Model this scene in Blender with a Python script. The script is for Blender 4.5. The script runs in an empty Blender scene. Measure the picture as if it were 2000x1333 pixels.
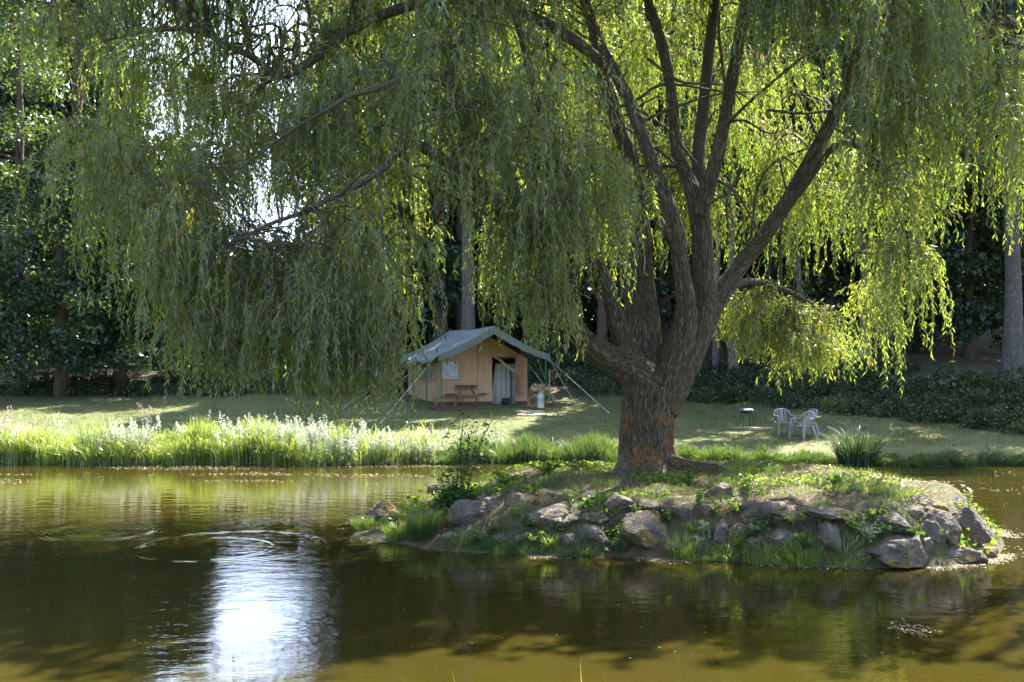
import bpy, math
import numpy as np
from mathutils import Vector, Matrix
PI = math.pi
R = np.random.default_rng(7)
SC = bpy.context.scene
COL = SC.collection

# ------------------------------------------------------------------ camera
F, HX, HY, CZ = 2100.0, 1000.0, 714.0, 2.5
cam = bpy.data.cameras.new('camera'); cam.sensor_width = 36; cam.lens = F / 2000 * 36
cam.shift_y = (714 - 666.5) / 2000; cam.clip_end = 2000; cam.clip_start = .05
co = bpy.data.objects.new('camera', cam); COL.objects.link(co)
co.location = (0, 0, CZ); co.rotation_euler = (PI / 2, 0, 0); SC.camera = co
def at(px, py, d):
    return np.array([(px - HX) / F * d, d, CZ + (HY - py) / F * d])

# ------------------------------------------------------------------ numpy noise
def _h(ix, iy, iz, seed):
    n = (ix * 374761393 + iy * 668265263 + iz * 2147483647 + seed * 974711) & 0xffffffff
    n = ((n ^ (n >> 13)) * 1274126177) & 0xffffffff
    return ((n ^ (n >> 16)) & 0xffff) / 65535.0
def vnoise(p, seed=0):
    p = np.asarray(p, float); i = np.floor(p).astype(np.int64); f = p - i; f = f * f * (3 - 2 * f)
    r = 0
    for a in (0, 1):
        for b in (0, 1):
            for c in (0, 1):
                w = (f[..., 0] if a else 1 - f[..., 0]) * (f[..., 1] if b else 1 - f[..., 1]) * (f[..., 2] if c else 1 - f[..., 2])
                r = r + w * _h(i[..., 0] + a, i[..., 1] + b, i[..., 2] + c, seed)
    return r * 2 - 1
def fbm(p, o=4, seed=0):
    s, a = 0, 1.
    for k in range(o):
        s = s + a * vnoise(np.asarray(p) * 2 ** k, seed + k); a *= .5
    return s
def sm(x, a=0., b=1.):
    t = np.clip((x - a) / (b - a), 0, 1); return t * t * (3 - 2 * t)
def nrm(v):
    return v / np.maximum(np.linalg.norm(v, axis=-1, keepdims=True), 1e-9)

# ------------------------------------------------------------------ object helpers
def link(o, parent=None):
    COL.objects.link(o)
    if parent is not None: o.parent = parent
    return o
def tag(o, label=None, cat=None, group=None, kind=None):
    if label: o['label'] = label
    if cat: o['category'] = cat
    if group: o['group'] = group
    if kind: o['kind'] = kind
    return o
def empty(name, loc=(0, 0, 0), rz=0, label=None, cat=None, group=None):
    o = bpy.data.objects.new(name, None); o.location = tuple(loc); o.rotation_euler = (0, 0, rz)
    o.empty_display_size = .1
    COL.objects.link(o); return tag(o, label, cat, group)
def mesh_np(name, verts, polys, mats, parent=None, smooth=False, attrs=None, mi=None):
    """polys: list of (M,k) int arrays"""
    me = bpy.data.meshes.new(name)
    verts = np.asarray(verts, np.float32)
    polys = [np.asarray(p, np.int32) for p in polys if len(p)]
    lt = np.concatenate([np.full(len(p), p.shape[1], np.int32) for p in polys])
    li = np.concatenate([p.ravel() for p in polys])
    ls = np.concatenate([[0], np.cumsum(lt)[:-1]]).astype(np.int32)
    me.vertices.add(len(verts)); me.vertices.foreach_set('co', verts.ravel())
    me.loops.add(len(li)); me.loops.foreach_set('vertex_index', li)
    me.polygons.add(len(lt)); me.polygons.foreach_set('loop_start', ls); me.polygons.foreach_set('loop_total', lt)
    if smooth: me.polygons.foreach_set('use_smooth', np.ones(len(lt), bool))
    for m in (mats if isinstance(mats, (list, tuple)) else [mats]): me.materials.append(m)
    if mi is not None: me.polygons.foreach_set('material_index', np.asarray(mi, np.int32))
    for k, (dom, typ, dat) in (attrs or {}).items():
        a = me.attributes.new(k, typ, dom)
        a.data.foreach_set('vector' if typ == 'FLOAT_VECTOR' else 'value', np.asarray(dat, np.float32).ravel())
    me.update(calc_edges=True); me.validate()
    o = bpy.data.objects.new(name, me)
    return link(o, parent)

class MB:
    """collects simple solids into one mesh"""
    def __init__(s): s.v = []; s.f = []; s.n = 0
    def add(s, v, f):
        s.v += [tuple(x) for x in v]; s.f += [tuple(i + s.n for i in q) for q in f]; s.n += len(v); return s
    def box(s, c, d, m=None, b=.0):
        x, y, z = [k / 2 for k in d]
        if b <= 0:
            v = [(-x, -y, -z), (x, -y, -z), (x, y, -z), (-x, y, -z), (-x, -y, z), (x, -y, z), (x, y, z), (-x, y, z)]
            f = [(3, 2, 1, 0), (4, 5, 6, 7), (0, 1, 5, 4), (1, 2, 6, 5), (2, 3, 7, 6), (3, 0, 4, 7)]
        else:
            v = []; 
            for zz, e in ((-z, b), (-z + b, 0), (z - b, 0), (z, b)):
                X, Y = x - e, y - e
                v += [(-X, -Y, zz), (X, -Y, zz), (X, Y, zz), (-X, Y, zz)]
            f = [(3, 2, 1, 0), (12, 13, 14, 15)]
            for k in range(3):
                for j in range(4):
                    f.append((k * 4 + j, k * 4 + (j + 1) % 4, k * 4 + 4 + (j + 1) % 4, k * 4 + 4 + j))
        c = Vector(c)
        v = [(c + ((m @ Vector(p)) if m is not None else Vector(p))) for p in v]
        return s.add(v, f)
    def bar(s, a, b, w, h, up=(0, 0, 1)):
        a, b = Vector(a), Vector(b); t = (b - a); L = t.length; t.normalize()
        u = Vector(up); sx = t.cross(u)
        if sx.length < 1e-4: sx = t.cross(Vector((1, 0, 0)))
        sx.normalize(); uu = sx.cross(t)
        m = Matrix((sx, t, uu)).transposed()
        return s.box((a + b) / 2, (w, L, h), m)
    def tube(s, pts, rad, n=8, cap=True):
        pts = [Vector(p) for p in pts]; N = len(pts)
        if not hasattr(rad, '__len__'): rad = [rad] * N
        v = []; f = []; ref = None
        for i, p in enumerate(pts):
            t = (pts[min(i + 1, N - 1)] - pts[max(i - 1, 0)]).normalized()
            if ref is None: ref = Vector((0, 0, 1)) if abs(t.z) < .9 else Vector((1, 0, 0))
            x = (ref - t * ref.dot(t)).normalized(); ref = x; y = t.cross(x)
            for k in range(n):
                a = 2 * PI * k / n; v.append(p + (x * math.cos(a) + y * math.sin(a)) * rad[i])
        for i in range(N - 1):
            for k in range(n):
                f.append((i * n + k, i * n + (k + 1) % n, (i + 1) * n + (k + 1) % n, (i + 1) * n + k))
        if cap: f.append(tuple(range(n - 1, -1, -1))); f.append(tuple((N - 1) * n + k for k in range(n)))
        return s.add(v, f)
    def lathe(s, prof, c=(0, 0, 0), n=20):
        v = []; f = []
        for r, z in prof:
            for k in range(n):
                a = 2 * PI * k / n; v.append((c[0] + r * math.cos(a), c[1] + r * math.sin(a), c[2] + z))
        for i in range(len(prof) - 1):
            for k in range(n):
                f.append((i * n + k, i * n + (k + 1) % n, (i + 1) * n + (k + 1) % n, (i + 1) * n + k))
        return s.add(v, f)
    def build(s, name, mat, parent=None, smooth=False):
        me = bpy.data.meshes.new(name); me.from_pydata([tuple(v) for v in s.v], [], s.f); me.materials.append(mat)
        if smooth:
            me.polygons.foreach_set('use_smooth', [True] * len(me.polygons))
            try: me.set_sharp_from_angle(angle=math.radians(40))
            except Exception: pass
        me.update(); return link(bpy.data.objects.new(name, me), parent)

def copy_tree(o, parent=None):
    c = o.copy(); COL.objects.link(c)
    if parent is not None: c.parent = parent
    for ch in list(o.children): copy_tree(ch, c)
    return c

# ------------------------------------------------------------------ material helper
class N:
    def __init__(s, name):
        s.m = bpy.data.materials.new(name); s.m.use_nodes = True; s.t = s.m.node_tree; s.t.nodes.clear()
        s.out = s.t.nodes.new('ShaderNodeOutputMaterial')
    def n(s, typ, ins=None, **kw):
        d = s.t.nodes.new('ShaderNode' + typ)
        for k, v in kw.items(): setattr(d, k, v)
        for k, v in (ins or {}).items():
            if hasattr(v, 'is_output') or isinstance(v, bpy.types.NodeSocket): s.t.links.new(v, d.inputs[k])
            else:
                if isinstance(v, tuple) and len(v) == 3 and d.inputs[k].type == 'RGBA': v = v + (1,)
                d.inputs[k].default_value = v
        return d
    def noise(s, vec, scale, detail=4, rough=.6): return s.n('TexNoise', {'Vector': vec, 'Scale': scale, 'Detail': detail, 'Roughness': rough}).outputs['Fac']
    def ramp(s, fac, stops, interp='LINEAR'):
        d = s.n('ValToRGB', {'Fac': fac}); e = d.color_ramp.elements; d.color_ramp.interpolation = interp
        while len(e) < len(stops): e.new(.5)
        for x, (p, c) in zip(e, stops):
            x.position = p; x.color = (c + (1,)) if isinstance(c, tuple) else (c, c, c, 1)
        return d.outputs['Color']
    def mix(s, f, a, b, mode='MIX'):
        d = s.n('MixRGB', {'Fac': f, 'Color1': a, 'Color2': b}, blend_type=mode); return d.outputs[0]
    def math(s, op, a, b=0., c=0.): return s.n('Math', {0: a, 1: b, 2: c}, operation=op).outputs[0]
    def coord(s, w='Object'): return s.n('TexCoord').outputs[w]
    def geo(s): return s.n('NewGeometry').outputs['Position']
    def attr(s, name, w='Fac'): return s.n('Attribute', attribute_name=name).outputs[w]
    def scale(s, vec, sc): return s.n('Mapping', {'Vector': vec, 'Scale': sc}).outputs[0]
    def bump(s, h, strength=.5, dist=.02): return s.n('Bump', {'Height': h, 'Strength': strength, 'Distance': dist}).outputs[0]
    def pbr(s, col, rough=.7, normal=None, **kw):
        ins = {'Base Color': col, 'Roughness': rough}
        if normal is not None: ins['Normal'] = normal
        for k, v in kw.items(): ins[k.replace('_', ' ')] = v
        p = s.n('BsdfPrincipled', ins); s.t.links.new(p.outputs[0], s.out.inputs[0]); return s.m

def leaf_mat(name, dif, trn, tf=.45, gloss=.05, rough=.4):
    """dif, trn: ramp stops driven by the per-leaf value"""
    q = N(name); a = q.attr('rnd')
    d = q.n('BsdfDiffuse', {'Color': q.ramp(a, dif)}); t = q.n('BsdfTranslucent', {'Color': q.ramp(a, trn)})
    m = q.n('MixShader', {0: tf, 1: d.outputs[0], 2: t.outputs[0]})
    g = q.n('BsdfGlossy', {'Color': (1., 1., 1.), 'Roughness': rough})
    m2 = q.n('MixShader', {0: gloss, 1: m.outputs[0], 2: g.outputs[0]})
    q.t.links.new(m2.outputs[0], q.out.inputs[0]); return q.m
def plain(name, col, rough=.7, var=.15, sc=6., bump=0., **kw):
    q = N(name); c = q.coord(); n = q.noise(c, sc, 5)
    lo = tuple(x * (1 - var) for x in col); hi = tuple(min(1, x * (1 + var)) for x in col)
    nb = q.bump(q.noise(c, sc * 6, 3), bump, .01) if bump else None
    return q.pbr(q.ramp(n, [(.3, lo), (.7, hi)]), rough, nb, **kw)

# ------------------------------------------------------------------ leaves and blades
def leaf_quads(P, D, S, L, W, bend=None):
    """diamond leaves: base P, direction D, side S"""
    L = np.asarray(L)[:, None]; W = np.asarray(W)[:, None]
    mid = P + D * L * .45
    Nn = np.cross(D, S)
    tip = P + D * L + (Nn * L * .12 if bend is None else bend)
    v = np.stack([P, mid + S * W * .5, tip, mid - S * W * .5], 1).reshape(-1, 3)
    f = np.arange(len(P) * 4).reshape(-1, 4)
    return v, f
def rand_dirs(n, rng=None):
    v = (rng or R).normal(size=(n, 3)); return nrm(v)
def perp(D, rng=None):
    return nrm(np.cross(D, rand_dirs(len(D), rng)))
def blades(P, H, lean, W, curve=.5, segs=3, rng=None):
    """grass blades. P roots (n,3); H heights; lean (n,2) horizontal reach vector; W width"""
    rng = rng or R
    n = len(P); ang = rng.uniform(0, PI, n); sx = np.stack([np.cos(ang), np.sin(ang), np.zeros(n)], 1)
    vs = []
    for k in range(segs + 1):
        t = k / segs
        z = H * (t - curve * .5 * t ** 3)
        off = lean * (t ** 2)[None, None] if False else lean * (t ** 2)
        c = P + np.stack([off[:, 0], off[:, 1], z], 1)
        w = (W * (1 - t) ** .7 * .5)[:, None] if k < segs else None
        if k < segs: vs += [c - sx * w, c + sx * w]
        else: vs += [c]
    m = 2 * segs + 1
    v = np.stack(vs, 1).reshape(-1, 3); b = (np.arange(n) * m)[:, None]
    q = [b + np.array([[2 * k, 2 * k + 1, 2 * k + 3, 2 * k + 2]]) for k in range(segs - 1)]
    q = np.concatenate(q, 0) if q else np.zeros((0, 4), int)
    t3 = b + np.array([[2 * segs - 2, 2 * segs - 1, 2 * segs]])
    r = rng.random(n)
    return v, q, t3, np.concatenate([np.tile(r, segs - 1), r])
class Soup:
    """mixed blades and leaves joined in one mesh with per-face rnd"""
    def __init__(s): s.v = []; s.q = []; s.t = []; s.rq = []; s.rt = []; s.mq = []; s.mt = []; s.n = 0
    def blades(s, *a, mi=0, rmap=None, **k):
        v, q, t, r = blades(*a, **k)
        if rmap: r = rmap(r)
        s.v.append(v); s.q.append(q + s.n); s.t.append(t + s.n); s.n += len(v)
        s.rq.append(r[:len(q)]); s.rt.append(r[len(q):]); s.mq.append(np.full(len(q), mi)); s.mt.append(np.full(len(t), mi))
    def leaves(s, P, D, S, L, W, r, mi=0):
        v, f = leaf_quads(P, D, S, L, W); s.v.append(v); s.q.append(f + s.n); s.n += len(v)
        s.rq.append(r); s.mq.append(np.full(len(f), mi))
    def raw(s, v, q, r, mi=0):
        s.v.append(v); s.q.append(np.asarray(q) + s.n); s.n += len(v); s.rq.append(np.broadcast_to(r, (len(q),))); s.mq.append(np.full(len(q), mi))
    def build(s, name, mats, parent=None):
        v = np.concatenate(s.v); q = np.concatenate(s.q) if s.q else np.zeros((0, 4), int)
        t = np.concatenate(s.t) if s.t else np.zeros((0, 3), int)
        r = np.concatenate(s.rq + s.rt); m = np.concatenate(s.mq + s.mt)
        return mesh_np(name, v, [q, t], mats, parent, attrs={'rnd': ('FACE', 'FLOAT', r)}, mi=m)

# ------------------------------------------------------------------ bark tubes
def catmull(P, sub):
    P = np.asarray(P, float); Q = np.vstack([2 * P[0] - P[1], P, 2 * P[-1] - P[-2]]); out = []
    for i in range(1, len(Q) - 2):
        for k in range(sub):
            t = k / sub; a, b, c, d = Q[i - 1], Q[i], Q[i + 1], Q[i + 2]
            out.append(.5 * (2 * b + (c - a) * t + (2 * a - 5 * b + 4 * c - d) * t * t + (3 * b - a - 3 * c + d) * t ** 3))
    out.append(Q[-2]); return np.array(out)
def bark_tube(pts4, n=16, sub=5, rough=.06, seed=0, flute=0., ridge=0.):
    """pts4 rows x,y,z,r -> verts, quads, bark coordinates"""
    C = catmull(pts4, sub); p = C[:, :3]; r = np.maximum(C[:, 3], .002)
    T = nrm(np.gradient(p, axis=0)); s = np.concatenate([[0], np.cumsum(np.linalg.norm(np.diff(p, axis=0), axis=1))])
    ref = np.array([1., 0, 0]) if abs(T[0][0]) < .8 else np.array([0, 1., 0]); V = []; B = []
    for i in range(len(p)):
        x = nrm(ref - T[i] * ref.dot(T[i])); ref = x; y = np.cross(T[i], x)
        a = np.arange(n) / n * 2 * PI; ca, sa = np.cos(a), np.sin(a)
        q = np.stack([ca * r[i] * 6 + seed * 3.1, sa * r[i] * 6, np.full(n, s[i] * 1.2)], 1)
        rr = r[i] * (1 + rough * fbm(q * .5, 3, seed) + flute * fbm(np.stack([ca * 1.6 + seed, sa * 1.6, np.full(n, s[i] * .35)], 1), 3, seed + 9))
        if ridge: rr = rr - ridge * np.clip(1 - 3.2 * np.abs(fbm(np.stack([ca * r[i] * 15 + seed + .25 * np.sin(s[i] * 5), sa * r[i] * 15, np.full(n, s[i] * 2.4)], 1), 2, seed + 31)), 0, 1)
        V.append(p[i] + (x[None] * ca[:, None] + y[None] * sa[:, None]) * rr[:, None])
        B.append(np.stack([ca * r[i], sa * r[i], np.full(n, s[i])], 1))
    m = len(p); i, k = np.meshgrid(np.arange(m - 1), np.arange(n), indexing='ij')
    f = np.stack([i * n + k, i * n + (k + 1) % n, (i + 1) * n + (k + 1) % n, (i + 1) * n + k], -1).reshape(-1, 4)
    return np.concatenate(V), f, np.concatenate(B)
def bark_mesh(name, tubes, mat, parent=None):
    v, f, b, n = [], [], [], 0
    for V, Fq, B in tubes:
        v.append(V); f.append(Fq + n); b.append(B); n += len(V)
    return mesh_np(name, np.concatenate(v), [np.concatenate(f)], mat, parent, smooth=True, attrs={'bk': ('POINT', 'FLOAT_VECTOR', np.concatenate(b))})
# ------------------------------------------------------------------ materials
def bark_mat(name, dark, mid, light, lichen=None, sc=1., amt=.5, depth=.03):
    q = N(name); b = q.attr('bk', 'Vector'); v = q.scale(b, (sc, sc, sc * .15))
    wp = q.n('VectorMath', {0: v, 1: q.n('VectorMath', {0: q.n('TexNoise', {'Vector': v, 'Scale': 9., 'Detail': 3.}).outputs['Color'], 1: (.16, .16, .10)}, operation='MULTIPLY').outputs[0]}, operation='ADD').outputs[0]
    vo = q.n('TexVoronoi', {'Vector': wp, 'Scale': 24.}, feature='DISTANCE_TO_EDGE').outputs['Distance']; n1 = q.noise(v, 26, 5, .65)
    ridge = q.math('ADD', q.math('MULTIPLY', q.n('MapRange', {0: vo, 1: .0, 2: .20, 3: 0., 4: 1.}).outputs[0], .62), q.math('MULTIPLY', n1, .62))
    n2 = q.noise(q.scale(b, (sc, sc, sc * .5)), 22, 5)
    col = q.ramp(q.math('ADD', q.math('MULTIPLY', ridge, .6), q.math('MULTIPLY', n2, .4)), [(.2, dark), (.5, mid), (.85, light)])
    col = q.mix(q.ramp(q.noise(b, 1.3, 3), [(.35, .0), (.75, .6)]), col, mid)
    if lichen:
        pos = q.geo(); z = q.n('SeparateXYZ', {0: pos}).outputs[2]
        lo = q.n('MapRange', {0: z, 1: 4.2, 2: .9, 3: -.12, 4: .08}).outputs[0]
        ln = q.math('ADD', q.math('ADD', q.math('MULTIPLY', q.noise(q.scale(b, (1, 1, .6)), 24, 6, .75), .6), q.math('MULTIPLY', q.noise(b, 2.1, 2), .4)), lo)
        msk = q.ramp(ln, [(.568, .0), (.625, amt)])
        lc = q.ramp(q.noise(b, 40, 2), [(.35, lichen), (.7, tuple(min(1, x * 1.5) for x in lichen))])
        col = q.mix(msk, col, lc)
    h = q.math('ADD', ridge, q.math('MULTIPLY', n2, .35))
    return q.pbr(col, .9, q.bump(h, 1., depth))
M = {}
M['bark'] = bark_mat('willow_bark', (.022, .017, .012), (.105, .084, .060), (.22, .185, .14), (.26, .125, .018), 1., .75, .06)
M['bark_thin'] = bark_mat('willow_branch_bark', (.035, .028, .02), (.075, .06, .044), (.14, .12, .09), (.24, .13, .02), 1.6, .35, .012)
M['bark_grey'] = bark_mat('grey_forest_bark', (.06, .052, .046), (.12, .105, .097), (.22, .20, .19), None, .7, .5, .02)
M['bark_brown'] = bark_mat('brown_forest_bark', (.05, .034, .025), (.11, .075, .055), (.17, .125, .095), None, .7, .5, .03)
M['willow'] = leaf_mat('willow_leaf',
    [(0, (.028, .070, .052)), (.45, (.050, .104, .062)), (.88, (.092, .150, .070)), (.93, (.32, .25, .04)), (1, (.34, .20, .04))],
    [(0, (.26, .48, .04)), (.5, (.47, .63, .06)), (.88, (.82, .80, .13)), (.93, (.7, .5, .05)), (1, (.6, .3, .03))], .46, .07, .36)
M['twig'] = plain('willow_twig', (.20, .15, .05), .7)
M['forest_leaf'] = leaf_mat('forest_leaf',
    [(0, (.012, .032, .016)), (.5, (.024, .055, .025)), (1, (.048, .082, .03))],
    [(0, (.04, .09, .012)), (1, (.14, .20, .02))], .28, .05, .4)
M['maple_leaf'] = leaf_mat('maple_leaf',
    [(0, (.018, .05, .028)), (.5, (.032, .078, .038)), (1, (.055, .11, .045))],
    [(0, (.10, .18, .02)), (1, (.22, .30, .04))], .32, .05, .35)
M['bush_leaf'] = leaf_mat('undergrowth_leaf',
    [(0, (.018, .042, .018)), (.6, (.044, .076, .028)), (1, (.11, .125, .05))],
    [(0, (.06, .11, .012)), (1, (.20, .24, .03))], .3, .05, .4)
M['sedge'] = leaf_mat('sedge_blade',
    [(0, (.08, .17, .035)), (.6, (.16, .28, .06)), (.9, (.27, .34, .11)), (1, (.45, .41, .2))],
    [(0, (.28, .46, .03)), (.6, (.44, .58, .05)), (1, (.65, .62, .2))], .45, .10, .35)
M['rush'] = leaf_mat('rush_blade',
    [(0, (.03, .085, .035)), (.7, (.06, .13, .045)), (1, (.13, .18, .08))],
    [(0, (.08, .19, .02)), (1, (.24, .32, .05))], .4, .07, .4)
M['iris'] = leaf_mat('iris_blade',
    [(0, (.022, .055, .036)), (.7, (.042, .085, .05)), (1, (.15, .21, .16))],
    [(0, (.05, .12, .03)), (1, (.16, .24, .07))], .30, .05, .4)
M['grass'] = leaf_mat('lawn_blade',
    [(0, (.045, .095, .020)), (.6, (.085, .130, .034)), (1, (.18, .17, .07))],
    [(0, (.13, .20, .02)), (.6, (.24, .26, .03)), (1, (.35, .30, .08))], .4, .04, .5)
M['herb'] = leaf_mat('herb_leaf',
    [(0, (.040, .105, .025)), (.6, (.08, .165, .035)), (1, (.16, .22, .05))],
    [(0, (.16, .32, .02)), (1, (.42, .50, .05))], .42, .025, .45)
M['darkherb'] = leaf_mat('sapling_leaf',
    [(0, (.030, .080, .025)), (1, (.06, .125, .032))], [(0, (.09, .19, .015)), (1, (.24, .34, .025))], .35, .04, .4)
M['bloom'] = leaf_mat('white_bloom', [(0, (.55, .58, .48)), (1, (.80, .80, .76))], [(0, (.5, .55, .4)), (1, (.7, .7, .62))], .35, .03, .5)
M['pink'] = leaf_mat('pink_bloom', [(0, (.42, .22, .38)), (1, (.60, .38, .55))], [(0, (.4, .2, .35)), (1, (.6, .4, .5))], .35, .02, .5)
M['violet'] = leaf_mat('violet_bloom', [(0, (.22, .14, .42)), (1, (.34, .22, .55))], [(0, (.2, .12, .4)), (1, (.3, .2, .5))], .3, .02, .5)
M['mint'] = leaf_mat('mint_leaf', [(0, (.10, .17, .08)), (.6, (.16, .25, .12)), (1, (.28, .36, .21))], [(0, (.24, .38, .10)), (1, (.45, .55, .25))], .4, .08, .4)
M['litter'] = leaf_mat('dead_leaf', [(0, (.10, .055, .028)), (.5, (.20, .115, .06)), (1, (.36, .25, .15))], [(0, (.12, .05, .02)), (1, (.3, .2, .1))], .15, .04, .5)
M['scum'] = leaf_mat('floating_leaf', [(0, (.09, .06, .03)), (.5, (.19, .15, .08)), (1, (.40, .35, .25))], [(0, (.1, .08, .03)), (1, (.3, .3, .15))], .1, .02, .5)

def ground_mat():
    q = N('lawn_and_forest_floor'); p = q.geo()
    a = q.ramp(q.noise(p, .45, 4), [(.3, (.046, .088, .018)), (.52, (.085, .112, .032)), (.74, (.18, .155, .07))])
    b = q.ramp(q.noise(p, 6, 4), [(.3, (.06, .085, .02)), (.7, (.17, .155, .065))])
    lawn = q.mix(.45, a, b)
    fl = q.ramp(q.noise(p, 2.2, 5), [(.3, (.040, .034, .02)), (.55, (.085, .062, .038)), (.72, (.05, .065, .022))])
    mud = q.ramp(q.noise(p, 5, 4), [(.3, (.03, .024, .012)), (.7, (.07, .055, .03))])
    col = q.mix(q.attr('forest'), lawn, fl); col = q.mix(q.attr('mud'), col, mud)
    h = q.math('ADD', q.noise(p, 9, 4), q.math('MULTIPLY', q.noise(p, 55, 3), .5))
    return q.pbr(col, .95, q.bump(h, .7, .04))
M['ground'] = ground_mat()
def island_mat():
    q = N('island_earth'); p = q.geo()
    c = q.ramp(q.noise(p, 3.2, 6, .65), [(.28, (.026, .018, .011)), (.5, (.075, .048, .03)), (.72, (.16, .11, .07))])
    g = q.ramp(q.noise(p, 1.1, 4), [(.44, 0.), (.60, .65)])
    col = q.mix(g, c, q.ramp(q.noise(p, 12, 3), [(.3, (.05, .075, .018)), (.7, (.10, .125, .035))]))
    h = q.math('ADD', q.noise(p, 8, 5), q.math('MULTIPLY', q.noise(p, 45, 3), .6))
    return q.pbr(col, .95, q.bump(h, .9, .05))
M['island'] = island_mat()
def rock_mat():
    q = N('lichened_rock'); p = q.coord(); oi = q.n('ObjectInfo').outputs['Random']
    p = q.n('VectorMath', {0: p, 1: q.n('CombineXYZ', {0: q.math('MULTIPLY', oi, 40.), 1: 3.}).outputs[0]}, operation='ADD').outputs[0]
    base = q.ramp(q.noise(p, 5, 7, .7), [(.28, (.050, .040, .030)), (.5, (.140, .114, .090)), (.75, (.29, .25, .205))])
    base = q.mix(q.ramp(q.noise(p, 60, 3), [(.45, .0), (.7, .55)]), base, (.06, .052, .048, 1))
    lm = q.math('MULTIPLY', q.ramp(q.noise(p, 3.4, 6, .72), [(.535, 0.), (.585, .9)]), q.ramp(q.noise(p, 17, 4), [(.4, .35), (.55, 1.)]))
    col = q.mix(lm, base, q.ramp(q.noise(p, 30, 2), [(.3, (.23, .135, .02)), (.7, (.36, .24, .05))]))
    mm = q.ramp(q.noise(p, 2.6, 5), [(.60, 0.), (.68, .75)])
    col = q.mix(mm, col, q.ramp(q.noise(p, 40, 2), [(.3, (.05, .058, .018)), (.7, (.11, .11, .035))]))
    pl = q.ramp(q.noise(p, 7, 4), [(.66, 0.), (.72, .6)]); col = q.mix(pl, col, (.33, .32, .29, 1))
    h = q.math('ADD', q.noise(p, 11, 7, .7), q.math('MULTIPLY', q.n('TexVoronoi', {'Vector': p, 'Scale': 26.}).outputs[0], .5))
    return q.pbr(col, .88, q.bump(h, .9, .05))
M['rock'] = rock_mat()
def water_mat():
    q = N('murky_pond_water'); p = q.geo()
    n1 = q.noise(q.scale(p, (1.0, 1.7, 1)), 2.2, 2, .5)
    n2 = q.noise(q.scale(p, (1.0, 3.0, 1)), 9., 2, .5)
    calm = q.ramp(q.noise(p, .22, 2), [(.38, .25), (.62, 1.)])
    h = q.math('ADD', q.math('MULTIPLY', n1, .0055), q.math('MULTIPLY', q.math('MULTIPLY', n2, .0022), calm))
    for (c, r0, w, k, am) in (RINGS):
        d = q.n('VectorMath', {0: p, 1: (c[0], c[1], 0.)}, operation='DISTANCE').outputs['Value']
        e = q.math('DIVIDE', q.math('SUBTRACT', d, r0), w)
        env = q.math('POWER', 2.718, q.math('MULTIPLY', q.math('MULTIPLY', e, e), -1.))
        env = q.math('MULTIPLY', env, q.ramp(q.noise(p, 1.6, 2), [(.40, .15), (.62, 1.)]))
        h = q.math('ADD', h, q.math('MULTIPLY', q.math('MULTIPLY', q.math('SINE', q.math('MULTIPLY', d, k)), env), am))
    col = q.ramp(q.noise(p, .35, 3), [(.3, (.027, .0225, .0036)), (.7, (.035, .029, .0056))])
    return q.pbr(col, .025, q.bump(h, 1., 1.), IOR=1.333)
def wd(px, py): d = F * CZ / (py - HY); return ((px - HX) / F * d, d)
RINGS = [(wd(193, 1040), .78, .10, 60., .0055), (wd(400, 1072), .92, .06, 55., .0028), (wd(193, 1040), .45, .16, 70., .002), (wd(450, 1066), 1.25, .10, 48., .003)]
M['water'] = water_mat()
def canvas(name, col, fold=.5):
    q = N(name); p = q.coord()
    n = q.noise(p, 1.2, 4); w = q.noise(q.scale(p, (3.5, 3.5, .6)), 2.2, 3)
    c = q.ramp(n, [(.3, tuple(x * .80 for x in col)), (.7, tuple(x * 1.1 for x in col))]); c = q.mix(q.ramp(q.noise(q.scale(p, (2, 2, .5)), 2.6, 5), [(.52, 0.), (.75, .35)]), c, tuple(x * .72 for x in col) + (1,))
    h = q.math('ADD', q.math('MULTIPLY', w, 1.), q.math('MULTIPLY', q.noise(p, 120, 2), .04))
    return q.pbr(c, .85, q.bump(h, fold, .08))
M['tan'] = canvas('tan_canvas', (.52, .33, .215)); M['fly'] = canvas('grey_green_fly', (.17, .21, .222), .3)
M['fly_light'] = canvas('pale_canvas', (.5, .5, .5), .4)
M['mud_flap'] = canvas('brown_mud_flap', (.10, .06, .05))
M['dark_in'] = plain('dark_interior', (.05, .045, .04), .9)
def window_mat():
    q = N('mesh_window'); p = q.coord()
    m = q.ramp(q.noise(q.scale(p, (3, 3, 6)), 3.2, 4, .7), [(.42, (.22, .24, .29)), (.58, (.50, .54, .62))])
    return q.pbr(m, .25)
M['win'] = window_mat()
M['winside'] = plain('clear_window', (.22, .27, .33), .3)
M['greenpole'] = plain('green_painted_steel', (.012, .11, .045), .45)
M['steel'] = plain('galvanised_steel', (.55, .57, .60), .4, .1, 8, Metallic=.3)
M['rope'] = plain('white_rope', (.50, .50, .50), .8)
def wood(name, col, ax=(1, 10, 10)):
    q = N(name); p = q.scale(q.coord(), ax); n = q.noise(p, 4, 6, .7)
    return q.pbr(q.ramp(n, [(.25, tuple(x * .55 for x in col)), (.5, col), (.8, tuple(x * 1.35 for x in col))]), .8, q.bump(n, .3, .01))
M['deck'] = wood('stained_deck_board', (.12, .058, .045)); M['table'] = wood('weathered_pine', (.23, .135, .075))
M['table_top'] = wood('dark_table_board', (.13, .075, .045)); M['post'] = wood('grey_post_wood', (.36, .31, .24), (8, 8, 1))
M['tanpost'] = wood('tan_post_wood', (.33, .21, .12), (8, 8, 1)); M['stake'] = plain('rusty_iron', (.16, .075, .04), .85, .4, 20)
M['plastic'] = plain('mauve_grey_plastic', (.33, .30, .325), .5, .06); M['black'] = plain('black_enamel', (.015, .015, .018), .4)
M['bluelid'] = plain('brushed_blue_lid', (.35, .45, .62), .3, .1, 5, Metallic=.6)
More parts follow.
